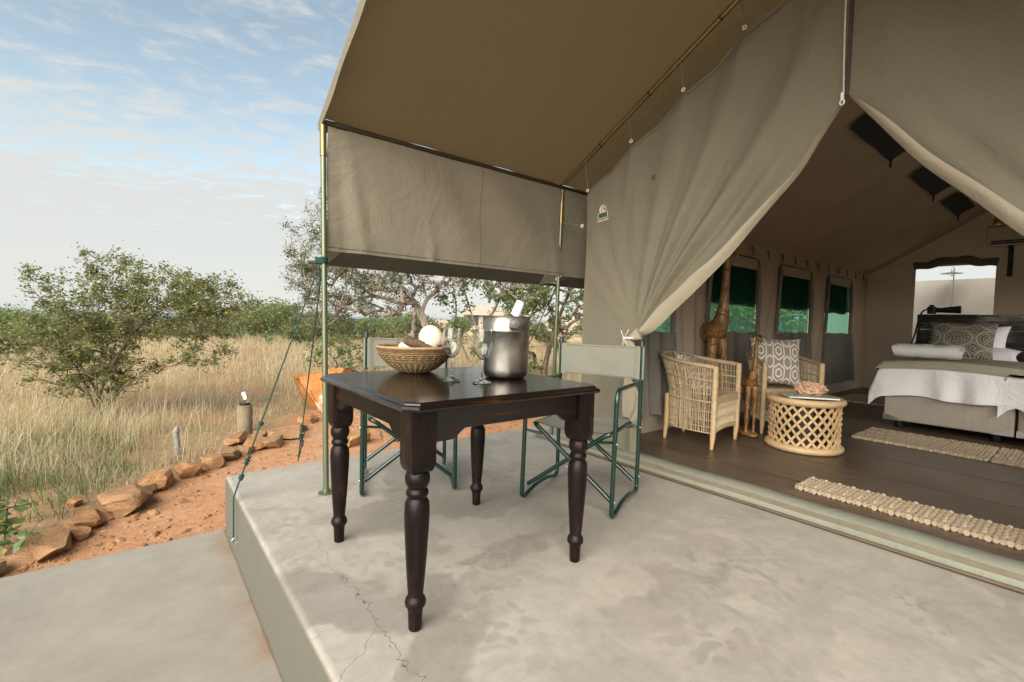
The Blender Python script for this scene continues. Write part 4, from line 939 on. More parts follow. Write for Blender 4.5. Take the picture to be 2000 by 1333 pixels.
stick(B0 + np.array([(-.03, .02, .13), (-.045, .03, .18), (-.05, .035, .205)]), [.012, .008, .002], 'short pointed twig stub upright in the bowl', 'driftwood')
stick(B0 + np.array([(-.13, -.02, .115), (-.15, -.025, .14), (-.145, -.03, .165)]), [.008, .006, .003], 'tiny dark twig sticking out at the bowl rim', 'driftwood', .001)

def wine_glass(c, label):
    g = thing('wine_glass', label, 'glass', (c[0], c[1], TZ), 'wine glasses on the table')
    out = [(.0405, .003), (.039, .006), (.020, .012), (.008, .019), (.0052, .030), (.0048, .075), (.0065, .096), (.014, .106), (.028, .121), (.0385, .145), (.0415, .170), (.0400, .200), (.0355, .233)]
    inn = [(.0343, .233), (.0388, .200), (.0402, .170), (.0372, .146), (.027, .1235), (.013, .109), (.0, .1055)]
    o = smooth_path([(a, b, 0) for a, b in out], 4); i = smooth_path([(a, b, 0) for a, b in inn], 4)
    pr = [(.0, .0005), (.0405, .0005)] + [(max(p[0], 0.0), p[1]) for p in o] + [(max(p[0], .0), p[1]) for p in i]
    k = next(j for j, q in enumerate(pr) if q[1] > .05)
    foot = [(q[0], q[1]) for q in pr if q[1] <= .0985 and pr.index(q) <= k + 40 and q[1] < .0985]
    m = MB(); m.lathe(pr, 40, (c[0], c[1], TZ + .0005), cap=False); m.build('glass_body', 'glass', g, fix=True)
wine_glass((-1.775, 1.075), 'empty stemmed wine glass beside the reed bowl')
wine_glass((-1.645, 1.15), 'empty stemmed wine glass in front of the steel ice bucket')

KX, KY = -1.775, 1.375
bk = thing('ice_bucket', 'brushed steel ice bucket with round knob on the dark table', 'ice bucket', (KX, KY, TZ))
out = [(.0, .0), (.075, .0), (.094, .004), (.105, .018), (.109, .04), (.1105, .12), (.1115, .215), (.116, .219), (.116, .226), (.112, .230), (.1145, .285), (.119, .287), (.1195, .291), (.1165, .292)]
inn = [(.112, .288), (.109, .225), (.107, .12), (.104, .03), (.0, .02)]
m = MB(); m.lathe(out + inn, 56, (KX, KY, TZ + .0005), cap=False); m.build('bucket_body', 'bucket', bk, fix=True)
for s in (1, -1):
    d = np.array([0.9553 * math.cos(R(-23)), 0.9553 * math.sin(R(-23)), 0]); d /= np.linalg.norm(d); d = d * s; c = np.array([KX, KY, TZ + .258]) + d * .112
    m = MB(); M = np.stack([np.cross(d, (0, 0, 1)), (0, 0, 1), d], 1); m.lathe([(.010, 0), (.010, .018), (.020, .020), (.022, .026), (.020, .032), (.0, .034)], 24, c, M, cap=False); m.build('knob', 'bucket', bk, fix=True)
bo = thing('wrapped_bottle', 'bottle neck wrapped in a white napkin leaning out of the ice bucket', 'bottle', (KX, KY, TZ + .03))
m = MB(); m.tube([(KX - .02, KY - .02, TZ + .03), (KX + .0, KY + .02, TZ + .22), (KX + .008, KY + .045, TZ + .30)], [.042, .040, .02], 16); m.build('bottle_body', 'black_plastic', bo)
m = MB(); m.tube([(KX + .002, KY + .03, TZ + .25), (KX + .010, KY + .05, TZ + .31), (KX + .017, KY + .068, TZ + .36), (KX + .018, KY + .07, TZ + .365)], [.025, .0215, .0205, .015], 16); m.build('napkin_wrap', 'napkin', bo)

# ------------------------------------------------------------------ folding chairs
def director_chair(label):
    t = thing('folding_chair', label, 'chair', (0, 0, 0), 'folding canvas chairs at the table'); W, r = .275, .0132
    for s in (-1, 1):
        y = s * W
        path = bend_path([(-.245, y, .700), (.205, y, .705), (.235, y, .66), (.262, y, .03), (.235, y, .0125), (.08, y, .040), (-.08, y, .040), (-.22, y, .0125), (-.255, y, .03), (-.262, y, .45), (-.262, y, .93)], .045, 6)
        m = MB(); m.tube(path, r, 12); fr = m.build('side_frame', 'chair_green', t)
        m = MB(); m.lathe([(r + .002, .915), (r + .002, .955), (r - .002, .960)], 12, (-.262, y, 0)); m.build('end_cap', 'chair_cap', fr)
        m = MB(); m.tube(bend_path([(.215, -s * (W - .016), .085), (.205, s * .20, .435), (.19, s * .238, .452), (-.19, s * .238, .452), (-.205, s * .20, .435), (-.215, -s * (W - .016), .085)], .035, 6), r, 12); m.build('cross_brace', 'chair_green', t)
        for x in (.225, -.225):
            m = MB(); m.tube([(x + .02 * np.sign(x), s * (W - .014), .40 + .02), (x, s * .17, .405)], .008, 8); m.build('link_bar', 'chair_green', t)
            for yy, zz, xx in ((s * (W + .012), .10, x + .03 * np.sign(x)), (s * (W + .012), .415, x + .022 * np.sign(x)), (0.0, .245, x + .02 * np.sign(x))):
                if yy == 0 and s < 0: continue
                m = MB(); m.ico((xx, yy, zz), .0065, 1); m.build('rivet', 'steel', t)
    xs = np.linspace(-.205, .205, 14); ys = np.linspace(-.252, .252, 22); X, Y = np.meshgrid(xs, ys, indexing='ij')
    Z = .468 - .022 * np.cos(Y / .252 * math.pi / 2) ** 1.0 + .004 * np.sin(X * 16 + Y * 6) - .02 * np.clip((np.abs(Y) - .238) / .014, 0, 1)
    m = MB(); m.grid(np.stack([X, Y, Z], -1)); m.grid(np.stack([X, Y, Z - .004], -1)[:, ::-1]); m.build('seat', 'chair_canvas', t)
    an = np.linspace(0, 2 * math.pi, 60, endpoint=False); zs = np.linspace(.715, .925, 10); rows = []
    for i, z in enumerate(zs):
        yb = (W + .018) * np.sign(np.sin(an)) * np.abs(np.sin(an)) ** .25; xb = -.262 - .012 * np.cos(yb / W * 1.4) * 1.0 + (.0155 if True else 0) * np.sign(np.cos(an)) * np.abs(np.cos(an)) ** .4 * np.where(np.abs(yb) > W * .86, 1.0, .42)
        rows.append(np.stack([xb, yb, np.full(60, z) - .006 * np.cos(yb / W * 1.5) * (1 if i > 4 else -1)], -1))
    m = MB(); m.grid(np.stack(rows, 0), cv=True); bkr = m.build('backrest', 'chair_canvas', t, fix=True)
    for z in (.722, .918):
        m = MB(); ys = np.linspace(-W, W, 20); m.tube(np.stack([-.262 - .012 * np.cos(ys / W * 1.4) + .009, ys, np.full(20, z) - .006 * np.cos(ys / W * 1.5) * (1 if z > .8 else -1)], -1), .0022, 5); m.build('stitching', 'chair_canvas', bkr)
    return t
c1 = director_chair('green framed folding chair with its pale khaki backrest turned to the tent curtain')
c2 = copy_tree(c1); c2['label'] = 'green framed folding chair behind the table beside the awning pole'
c1.location = (-1.955, 2.13, 0.0005); c1.rotation_euler = (0, 0, R(-68))
c2.location = (-2.80, 1.375, 0.0005); c2.rotation_euler = (0, 0, R(-23))

# ------------------------------------------------------------------ cane armchairs
def cane_chair(label):
    t = thing('cane_armchair', label, 'armchair', (0, 0, 0), 'cane tub armchairs')
    D, Wd = .245, .275           # half depth (x), half width (y); opens towards +x
    def plan(s, grow=0.0, back=0.0):
        """U outline; s 0..1 from one front post round the back to the other"""
        a = np.pi * (np.asarray(s) - .5); x = D - (2 * D + back) * np.cos(a) ** .75; y = (Wd + grow * np.cos(a) ** .5) * np.sign(np.sin(a)) * np.abs(np.sin(a)) ** .62
        return x, y
    def wall(s, z):
        k = np.clip((z - .42) / .33, 0, 1); b = .09 * k ** 1.5; x, y = plan(s, .035 * k ** 1.5, b); return x, y
    def rim_z(s): return .705 + .075 * np.cos(np.pi * (np.asarray(s) - .5)) ** 1.3
    s = np.linspace(0, 1, 60); rz = rim_z(s); x, y = wall(s, rz)
    P = np.stack([x, y, rz], -1); P[0] += (.012, 0, -.01); P[-1] += (.012, 0, -.01)
    m = MB(); m.tube(P, .0195 + .0012 * np.sin(np.arange(60) * 2.4), 10); m.build('rim', 'cane_rim', t)
    m = MB()                                                       # upright strands, far too many to pick apart
    for si in np.linspace(.012, .988, 150):
        si2 = si + RNG.normal(0, .0016); top = float(rim_z(si)); zz = np.array([.125 + .02 * math.sin(si * math.pi), .30, .46, .60, top]); X, Y = wall(np.full(5, si2), zz)
        X = X + RNG.normal(0, .0022, 5); m.tube(np.stack([X, Y, zz], -1), RNG.uniform(.0020, .0034), 4, cap=False)
    m.build('upright_strand', 'cane_strand', t, kind='stuff')
    for z0, rr in ((.135, .010), (.185, .0055), (.245, .0055), (.315, .0060), (.40, .012), (.465, .0065), (.52, .0065), (.585, .012), (.635, .0055)):
        ss = np.linspace(0, 1, 46); zz = z0 + (z0 - .4) * .10 * np.cos(np.pi * (ss - .5)) + .02 * (z0 < .2) * np.sin(ss * math.pi); X, Y = wall(ss, zz)
        n = np.stack([X, Y], -1); m = MB()
        for off in (-.0035, .0035):
            nx, ny = np.gradient(Y), -np.gradient(X); q = np.hypot(nx, ny); m.tube(np.stack([X + nx / q * off, Y + ny / q * off, zz], -1), rr * .55, 6)
        tag(m.build('woven_band', 'cane_rim', t), kind='stuff')
    for sy in (-1, 1):
        m = MB(); zz = np.linspace(.125, .71, 26); m.tube(np.stack([np.full(26, D), np.full(26, sy * Wd), zz], -1), .0245 + .0014 * np.sin(np.arange(26) * 2.9), 12); fl = m.build('front_post', 'cane_rim', t)
        m = MB(); m.tube([(D, sy * Wd, .13), (D, sy * Wd, .10), (D - .006, sy * Wd, .0)], [.024, .0225, .0145], 10); m.build('leg', 'cane_leg', t)
        m = MB(); m.tube([(-D + .03, sy * Wd * .72, .42), (-D + .03, sy * Wd * .72, .12), (-D + .02, sy * Wd * .72, .0)], [.02, .021, .014], 10); m.build('leg', 'cane_leg', t)
    # woven seat and front apron
    ys = np.linspace(-Wd + .02, Wd - .02, 40); xs = np.linspace(-D + .02, D + .012, 24); X, Y = np.meshgrid(xs, ys, indexing='ij'); lim = Wd * np.clip(1 - ((D - X) / (2 * D)) ** 4 * .6, 0, 1); Y = Y / Wd * lim
    Z = .452 + .0035 * np.sin(Y * 150) * 1.0 + .002 * np.sin(X * 160) - .012 * np.cos(Y / Wd * 1.5)
    m = MB(); m.grid(np.stack([X, Y, Z], -1))
    zz = np.linspace(.452, .385, 12); Yf, Zf = np.meshgrid(ys, zz, indexing='ij'); m.grid(np.stack([D + .014 + .003 * np.sin(Zf * 520), Yf, Zf], -1)); m.build('seat', 'cane_strand', t)
    m = MB()
    for i in range(26):
        y0 = -Wd + .02 + i * (2 * Wd - .04) / 25
        for sl in (.085, .035):
            y1 = y0 + sl
            if y1 < Wd - .01: m.tube([(D + .002, y0, .15 + .02 * math.sin((y0 / Wd + 1) * 1.57)), (D + .004, y1, .385)], .0028, 4, cap=False)
    m.build('front_strand', 'cane_strand', t, kind='stuff')
    m = MB(); yy = np.linspace(-Wd, Wd, 24); zb = .125 + .025 * np.cos(yy / Wd * math.pi / 2); Q = np.stack([np.full((24, 5), D + .004) + .006 * np.sin(np.arange(5) * 2.5)[None], np.repeat(yy[:, None], 5, 1), zb[:, None] + np.linspace(0, .045, 5)[None]], -1); m.grid(Q); m.build('apron', 'cane_strand', t)
    return t
ca = cane_chair('cane tub armchair standing beside the tent curtain with a cushion inside')
cb = copy_tree(ca); cb['label'] = 'cane tub armchair behind the drum table holding the upright patterned cushion'
ca.location = (-2.30, 4.06, .012); ca.rotation_euler = (0, 0, R(7))
cb.location = (-2.06, 5.18, .012); cb.rotation_euler = (0, 0, R(-40))

def cushion(name, label, size, thick, M, loc, mat, cat='cushion', pinch=.10):
    n = 22; u = np.linspace(-1, 1, n); U, V = np.meshgrid(u, u, indexing='ij')
    h = (np.clip(1 - np.abs(U) ** 2.6, 0, 1) * np.clip(1 - np.abs(V) ** 2.6, 0, 1)) ** .55
    sx = 1 - pinch * (1 - np.abs(V) ** 2) * np.abs(U) ** 3; sy = 1 - pinch * (1 - np.abs(U) ** 2) * np.abs(V) ** 3
    X = U * sx * size[0] / 2; Y = V * sy * size[1] / 2; Zp = h * thick / 2 + .006 * snoise(U * 2.5, V * 2.5, len(label)) * h
    top = np.stack([X, Y, Zp], -1); bot = np.stack([X, Y, -Zp - .0005], -1); m = MB()
    m.grid(top @ M.T + np.array(loc)); m.grid((bot @ M.T + np.array(loc))[:, ::-1])
    uv = np.stack([(U + 1) / 2, (V + 1) / 2], -1).reshape(-1, 2); uvs = np.vstack([uv, uv.reshape(n, n, 2)[:, ::-1].reshape(-1, 2)])
    me = m.build(name, mat, label=label, cat=cat, uvs=uvs); return me
def frame_from(normal, up):
    n = np.array(normal, float); n /= np.linalg.norm(n); y = np.array(up, float); y -= n * (y @ n); y /= np.linalg.norm(y); return np.stack([np.cross(y, n), y, n], 1)
dB = np.array([math.cos(R(-44)), math.sin(R(-44)), 0])
cushion('cushion', 'grey trellis patterned cushion upright in the armchair behind the drum table', (.50, .50), .15, frame_from(dB + (0, 0, .28), (0.06, 0.02, 1)), np.array([-2.10, 5.10, .725]) + dB * .06, 'trellis')
cushion('cushion', 'grey trellis patterned cushion slumped inside the armchair by the tent curtain', (.44, .44), .14, frame_from((.80, .15, .55), (-.3, .1, 1)), (-2.375, 4.07, .62), 'trellis')

# ------------------------------------------------------------------ drum coffee table
CX, CY = -1.60, 4.58
dt = thing('drum_table', 'round carved lattice drum table between the cane armchairs and the bed', 'coffee table', (CX, CY, .012))
zb = .012
m = MB(); m.lathe([(.0, 0), (.30, 0), (.325, .008), (.338, .025), (.338, .04), (.325, .055), (.30, .062), (.0, .062)], 56, (CX, CY, zb), cap=False); m.build('base_ring', 'drum_wood', dt, fix=True)
m = MB(); m.lathe([(.0, .395), (.29, .395), (.315, .40), (.335, .415), (.340, .432), (.332, .450), (.312, .460), (.300, .458), (.288, .446), (.0, .446)], 56, (CX, CY, zb), cap=False); m.build('top', 'drum_wood', dt, fix=True)
m = MB(); m.lathe([(.235, .06), (.235, .396)], 32, (CX, CY, zb), cap=False); m.build('inner_core', 'black_plastic', dt)
NS = 22
def strip_mesh(sign):
    z = np.linspace(.058, .398, 11); a = sign * (z - .058) / .34 * 1.02; rows = []
    for dr, wv in ((-.010, -.0145), (.004, -.0145), (.004, .0145), (-.010, .0145)):
        rr_ = .296 + dr + (.004 if sign > 0 else -.004); aa = a + wv / .296 * .9; zz = z + (-sign) * wv * .6 * 0
        rows.append(np.stack([rr_ * np.cos(aa), rr_ * np.sin(aa), zz], -1))
    m = MB(); m.grid(np.stack(rows, 0), cu=True); return m
protos = []
for sg in (1, -1):
    m = strip_mesh(sg); m.v = [v + np.array([CX, CY, zb]) for v in m.v]; o = m.build('lattice_strip', 'drum_strip', dt, smooth=False, fix=True); protos.append(o)
    for i in range(1, NS):
        c = o.copy(); COL.objects.link(c); c.rotation_euler = (0, 0, 2 * math.pi * i / NS)
        WO[c.name] = WO[o.name]
m = MB()                                         # pegs where the strips cross
for i in range(NS):
    for k in range(-6, 7):
        pass
for i in range(NS):
    for j in range(NS):
        d = ((j - i) * 2 * math.pi / NS) % (2 * math.pi); t = d / 2.04
        if t <= 1.0:
            z = .058 + t * .34; a = i * 2 * math.pi / NS + t * 1.02
            m.ico((CX + .306 * math.cos(a), CY + .306 * math.sin(a), zb + z), .0068, 1)
m.build('peg', 'drum_wood', dt, kind='stuff')
dt.scale = (.89, .89, 1)
def magazine(label, c, rot, size, z, mat):
    t = thing('magazine', label, 'magazine', (c[0], c[1], z)); M = rotz(rot); w, h = size
    m = MB(); m.box((c[0] - w / 2, c[1] - h / 2, z + .002), (c[0] + w / 2, c[1] + h / 2, z + .012), M, (c[0], c[1], z)); m.build('pages', 'paper_edge', t, smooth=False)
    m = MB(); m.box((c[0] - w / 2 - .003, c[1] - h / 2 - .003, z + .0125), (c[0] + w / 2 + .003, c[1] + h / 2 + .003, z + .0145), M, (c[0], c[1], z)); m.box((c[0] - w / 2 - .003, c[1] - h / 2 - .003, z), (c[0] + w / 2 + .003, c[1] + h / 2 + .003, z + .0018), M, (c[0], c[1], z)); tag(m.build('cover', mat, t, smooth=False), kind='stuff')
ZT = zb + .4585
magazine('wide glossy magazine lying under the pink mineral rock on the drum table', (CX + .03, CY - .02), R(38), (.38, .27), ZT, 'paper_cover')
v, f = ICO[3]; m = MB(); nn = 1 + .22 * snoise(v[:, 0] * 5 + v[:, 2] * 3, v[:, 1] * 5, 41) + .16 * RNG.uniform(-1, 1, len(v)); V = v * nn[:, None] * np.array([.115, .10, .058]); m.add(V + np.array([CX + .01, CY + .06, ZT + .062]), f)
m.build('mineral_rock', 'coral', label='knobbly pale pink mineral rock on the magazine', cat='rock', smooth=False)

# ------------------------------------------------------------------ carved giraffes
def giraffe(name, label, loc, H, yaw, base=True):
    t = thing(name, label, 'statue', loc); M = rotz(yaw)
    def tr(p): return (np.asarray(p, float) * H) @ M.T + np.array(loc)
    # +x is forward; one continuous carved body from rump through chest and neck to the muzzle
    spine = [(-.155, 0, .46), (-.15, 0, .49), (-.12, 0, .515), (-.05, 0, .52), (.03, 0, .535), (.075, 0, .58), (.092, 0, .65), (.10, 0, .70), (.106, 0, .80), (.112, 0, .89), (.118, 0, .935), (.135, 0, .962), (.165, 0, .955), (.195, 0, .935), (.205, 0, .93)]
    rad = [.010, .038, .054, .058, .056, .044, .031, .024, .020, .018, .018, .022, .017, .012, .005]
    P = smooth_path(spine, 5); rr_ = np.interp(np.linspace(0, 1, len(P)), np.linspace(0, 1, len(rad)), rad) * H
    m = MB(); m.tube(tr(P), rr_, 14)
    body = m.build('body', 'giraffe', t)
    for x, y in ((.055, .036), (.055, -.036), (-.115, .036), (-.115, -.036)):
        m = MB(); k = 1 if x > 0 else -1
        m.tube(tr(smooth_path([(x, y * .8, .49), (x + .006, y, .36), (x + .004 - .012 * (k < 0), y, .20), (x, y, .10), (x, y, .035 if base else .0)], 5)), np.interp(np.linspace(0, 1, 21), [0, .25, .5, .85, 1], [.030, .021, .014, .012, .016]) * H, 9); m.build('leg', 'giraffe', t)
    for y in (.018, -.018):
        m = MB(); m.tube(tr([(.128, y * .6, .98), (.120, y, 1.0), (.116, y, 1.022)]), [.006 * H, .005 * H, .007 * H], 7); m.build('horn', 'giraffe_dark', t)
        m = MB(); m.tube(tr([(.118, y, .972), (.10, y * 2.4, .985), (.092, y * 3.0, .983)]), [.005 * H, .012 * H, .002 * H], 7); m.build('ear', 'giraffe_dark', t)
    m = MB(); m.tube(tr(smooth_path([(-.165, 0, .50), (-.185, 0, .44), (-.18, 0, .34), (-.178, 0, .28)], 4)), np.linspace(.009, .007, 13) * H, 6); m.build('tail', 'giraffe_dark', t)
    if base:
        m = MB(); V, f = ICO[2]; q = V * np.array([.20, .085, .028]); q[:, 2] = np.clip(q[:, 2], -.018, .03); m.add(tr(q + np.array([-.03, 0, .018])), f); m.build('base', 'giraffe', t)
giraffe('carved_giraffe', 'tall brown carved wooden giraffe standing by the tent window', (-2.60, 4.80, .012), 1.88, R(-30))
giraffe('carved_giraffe', 'small brown carved wooden giraffe between the two cane armchairs', (-2.125, 4.66, .012), .98, R(-40))

# ------------------------------------------------------------------ beds
def bed(x0, x1, label, dlabel, tlabel, grp):
    y0, y1 = 6.40, 8.42
    t = thing('bed', label, 'bed', ((x0 + x1) / 2, (y0 + y1) / 2, .012), grp)
    m = MB(); m.box((x0, y0, .095), (x1, y1, .385)); m.build('base', 'bed_base', t, bevel=.018, bseg=3)
    m = MB(); m.box((x0 + .01, y0 + .01, .39), (x1 - .01, y1, .63)); m.build('mattress', 'white_linen', t, bevel=.05, bseg=4)
    for x in (x0 + .12, x1 - .12):
        for y in (y0 + .12, y1 - .12):
            m = MB(); m.lathe([(.035, .012), (.042, .03), (.046, .094)], 14, (x, y, 0)); m.build('foot', 'black_plastic', t)
    for x, s in ((x0, 1), (x1, -1)):
        m = MB(); m.add([(x - s * .003, y0 - .004, .098), (x + s * .16, y0 - .004, .098), (x + s * .11, y0 - .004, .13), (x + s * .03, y0 - .004, .155), (x - s * .003, y0 - .004, .16), (x - s * .003, y0 + .14, .098), (x - s * .003, y0 + .06, .15)], [(0, 1, 2, 3, 4), (0, 4, 6, 5)]); m.build('corner_plate', 'steel', t)
    # duvet: dome over the mattress, hanging at the foot and down both sides
    nu, nv = 90, 90; dl = .16
    a = np.linspace(-1, 1, nu); b = np.linspace(0, 1, nv); A, B = np.meshgrid(a, b, indexing='ij')
    wid = (x1 - x0) / 2; L = wid + .34; arc = A * L; over = np.clip(np.abs(arc) - (wid + .01), 0, None)
    LY = (y1 - .25 - y0) + .36; ay = B * LY; oy = np.clip(.36 - ay, 0, None)          # hanging length at the foot
    xx = (x0 + x1) / 2 + np.sign(arc) * (np.minimum(np.abs(arc), wid + .01) + .03 * np.clip(over / .08, 0, 1) + over * .22)
    yy = y0 - .012 - .03 * np.clip(oy / .08, 0, 1) - oy * .06 + np.clip(ay - .36, 0, None)
    drop = np.maximum(over, oy) + .35 * np.minimum(over, oy)
    zz = .715 + .02 * np.cos(np.clip(arc / wid, -1, 1) * math.pi / 2) - .02 * np.clip(drop / .05, 0, 1) - np.clip(drop - .02, 0, None) * .95
    fx = np.clip(oy / .3, 0, 1); fy = np.clip(over / .3, 0, 1)
    yy = yy - .022 * fx * np.sin(xx * 17 + np.sin(xx * 7) * 1.4); xx = xx + .022 * fy * np.sin(yy * 15) * np.sign(arc)
    zz = zz + .010 * snoise(xx * 3.5, yy * 3.5, 51) * (1 - np.clip(drop / .1, 0, 1)) + .015 * fx * np.sin(xx * 9)
    m = MB(); m.grid(np.stack([xx, yy, zz], -1)); m.grid(np.stack([xx, yy, zz], -1)[:, ::-1] + np.array([0, 0.004, -.012]))
    tag(m.build('duvet', 'white_linen', base=((x0 + x1) / 2, 7.4, .7)), dlabel, 'duvet', 'white duvets')
    # throw lying over the top, just past the foot edge
    a = np.linspace(-1, 1, 70); b = np.linspace(0, 1, 60); A, B = np.meshgrid(a, b, indexing='ij'); wid2 = wid + .02; L = wid2 + .13; arc = A * L; over = np.clip(np.abs(arc) - wid2, 0, None); LY = 1.55; ay = B * LY; oy = np.clip(.085 - ay, 0, None)
    xx = (x0 + x1) / 2 + np.sign(arc) * (np.minimum(np.abs(arc), wid2) + .035 * np.clip(over / .06, 0, 1) + over * .28); yy = y0 - .02 - .035 * np.clip(oy / .05, 0, 1) + np.clip(ay - .085, 0, None); drop = np.maximum(over, oy)
    zz = .733 + .018 * np.cos(np.clip(arc / wid2, -1, 1) * math.pi / 2) - .012 * np.clip(drop / .04, 0, 1) - np.clip(drop - .01, 0, None) * .9 + .006 * snoise(xx * 4, yy * 3, 52) - .01 * np.sin(xx * 3 + 1) * (oy > 0)
    m = MB(); m.grid(np.stack([xx, yy, zz], -1)); m.build('bed_throw', 'throw', label=tlabel, cat='throw', group='throws over the beds', base=((x0 + x1) / 2, 7.2, .7))
    return t
bed(-1.46, -.475, 'single bed with taupe upholstered base carrying the rolled towel and patterned pillow', 'white duvet hanging below the rolled towel over the bed base', 'taupe throw blanket under the rolled white towel', 'beds side by side')
bed(-.455, .53, 'second single bed pushed against the side of the bed with the rolled towel', 'white duvet on the second bed beyond the one with the towel', 'taupe throw blanket on the second bed without a towel', 'beds side by side')
hb = thing('headboard', 'dark brushed timber headboard behind the beds', 'headboard', (-.47, 8.55, .012))
for i in range(6):
    m = MB(); z0 = .06 + i * .207; m.box((-1.62, 8.46, z0), (.70, 8.57, z0 + .202)); m.build('board', 'headboard', hb, bevel=.006)
for x in (-1.5, .58):
    m = MB(); m.box((x, 8.575, .012), (x + .09, 8.63, 1.25)); m.build('post', 'headboard', hb)
PM = frame_from((.10, -1, .42), (0, .35, 1))
cushion('pillow', 'large medallion patterned grey pillow leaning on the bed pillows', (.62, .48), .17, frame_from((.0, -1, .45), (0.02, .4, 1)), (-1.10, 7.98, .965), 'medallion', 'pillow', .06)
cushion('pillow', 'plump white pillow standing behind the patterned pillow against the headboard', (.72, .46), .19, frame_from((0, -1, .25), (0, .3, 1)), (-1.06, 8.26, .93), 'white_linen', 'pillow')
cushion('pillow', 'white pillow lying flat beneath the patterned pillow', (.74, .46), .16, frame_from((0, -.25, 1), (0, 1, .2)), (-.96, 8.10, .80), 'white_linen', 'pillow')
cushion('pillow', 'large medallion patterned grey pillow on the far bed by the headboard', (.62, .48), .17, frame_from((.0, -1, .45), (0.02, .4, 1)), (.05, 7.98, .965), 'medallion', 'pillow', .06)
# rolled towel and sprig
TWZ = .80; m = MB()
th = np.linspace(0, 2 * math.pi * 3.2, 90); rsp = .014 + .068 * th / th.max(); ax = np.array([math.cos(R(-4)), math.sin(R(-4)), 0]); px = np.array([-ax[1], ax[0], 0]); L = np.linspace(-.29, .29, 20)
C0 = np.array([-1.215, 6.86, TWZ + .040]); G = np.array([[C0 + ax * (l + .012 * math.sin(t * 2)) + px * r * math.cos(t) + np.array([0, 0, r * math.sin(t) * .98 + .003 * math.sin(l * 30 + t)]) for t, r in zip(th, rsp)] for l in L])
m.grid(G); m.build('rolled_towel', 'towel', label='rolled white towel lying on the bed throw', cat='towel')
sp = thing('leaf_sprig', 'small green leafy sprig laid on the rolled towel', 'leaves', (-1.14, 6.95, .86))
for i in range(12):
    a = RNG.uniform(0, 6.28); c = np.array([-1.14 + RNG.uniform(-.07, .07), 6.94 + RNG.uniform(-.03, .05), .875 + RNG.uniform(0, .05)]); d = np.array([math.cos(a), math.sin(a), .4]) * .05; n = np.cross(d, (0, 0, 1)); n = n / np.linalg.norm(n) * .014
    m = MB(); m.add([c, c + d * .5 + n, c + d, c + d * .5 - n], [(0, 1, 2, 3)]); m.build('leaf', 'leaf_sprig', sp, smooth=False)
# still camera with a long lens on the headboard
HZ = 1.305; pc = thing('photo_camera', 'black camera with long lens lying on top of the headboard', 'camera', (-1.38, 8.51, HZ))
m = MB(); m.box((-1.525, 8.47, HZ), (-1.435, 8.56, HZ + .10)); m.box((-1.51, 8.49, HZ + .10), (-1.46, 8.54, HZ + .125)); tag(m.build('camera_body', 'black_plastic', pc, bevel=.012), kind='stuff')
m = MB(); m.tube([(-1.435, 8.515, HZ + .05), (-1.37, 8.515, HZ + .05), (-1.33, 8.515, HZ + .052), (-1.26, 8.515, HZ + .055), (-1.24, 8.515, HZ + .055)], [.032, .034, .040, .045, .045], 18); m.build('lens', 'black_plastic', pc)
m = MB(); m.tube([(-1.25, 8.515, HZ + .055), (-1.19, 8.515, HZ + .057)], [.046, .054], 18); m.build('lens_hood', 'black_plastic', pc)
m = MB(); s_ = smooth_path([(-1.515, 8.49, HZ + .07), (-1.57, 8.45, HZ + .02), (-1.605, 8.44, HZ - .12), (-1.63, 8.44, HZ - .28), (-1.655, 8.44, HZ - .40), (-1.64, 8.44, HZ - .44), (-1.60, 8.44, HZ - .36), (-1.585, 8.44, HZ - .15)], 8); m.tube(s_, .010, 6); m.build('strap', 'black_plastic', pc)

# air conditioner, bracket, lamp
ac = thing('air_conditioner', 'cream wall air conditioner mounted high beside the back opening', 'air conditioner', (-.72, YB - .15, 2.38))
m = MB(); m.prism([(YB - .03, 2.38), (YB - .20, 2.38), (YB - .235, 2.43), (YB - .235, 2.66), (YB - .20, 2.70), (YB - .03, 2.70)], 0, -1.19, -.25); m.build('case', 'ac_white', ac, smooth=False, fix=True, bevel=.01)
for i in range(2):
    m = MB(); m.box((-1.14, YB - .2375, 2.408 + i * .03), (-.30, YB - .222, 2.428 + i * .03)); m.build('louvre', 'black_plastic', ac, smooth=False)
m = MB(); m.box((-.965, YB - .05, 1.93), (-.905, YB - .03, 2.38)); m.box((-.965, YB - .2, 2.36), (-.905, YB - .05, 2.379)); tag(m.build('bracket', 'black_plastic', ac, smooth=False), kind='stuff')
pl = thing('pendant_lamp', 'small brass lamp hanging from the tent ridge beside the air conditioner', 'lamp', (-1.02, 9.6, 2.55))
m = MB(); m.tube([(-1.02, 9.6, 3.05), (-1.02, 9.6, 2.72)], .006, 6); m.build('cord', 'black_plastic', pl)
m = MB(); m.lathe([(.012, 2.74), (.03, 2.72), (.045, 2.68), (.05, 2.62), (.045, 2.60)], 18, (-1.02, 9.6, 0)); m.build('lamp_shade', 'brass', pl)

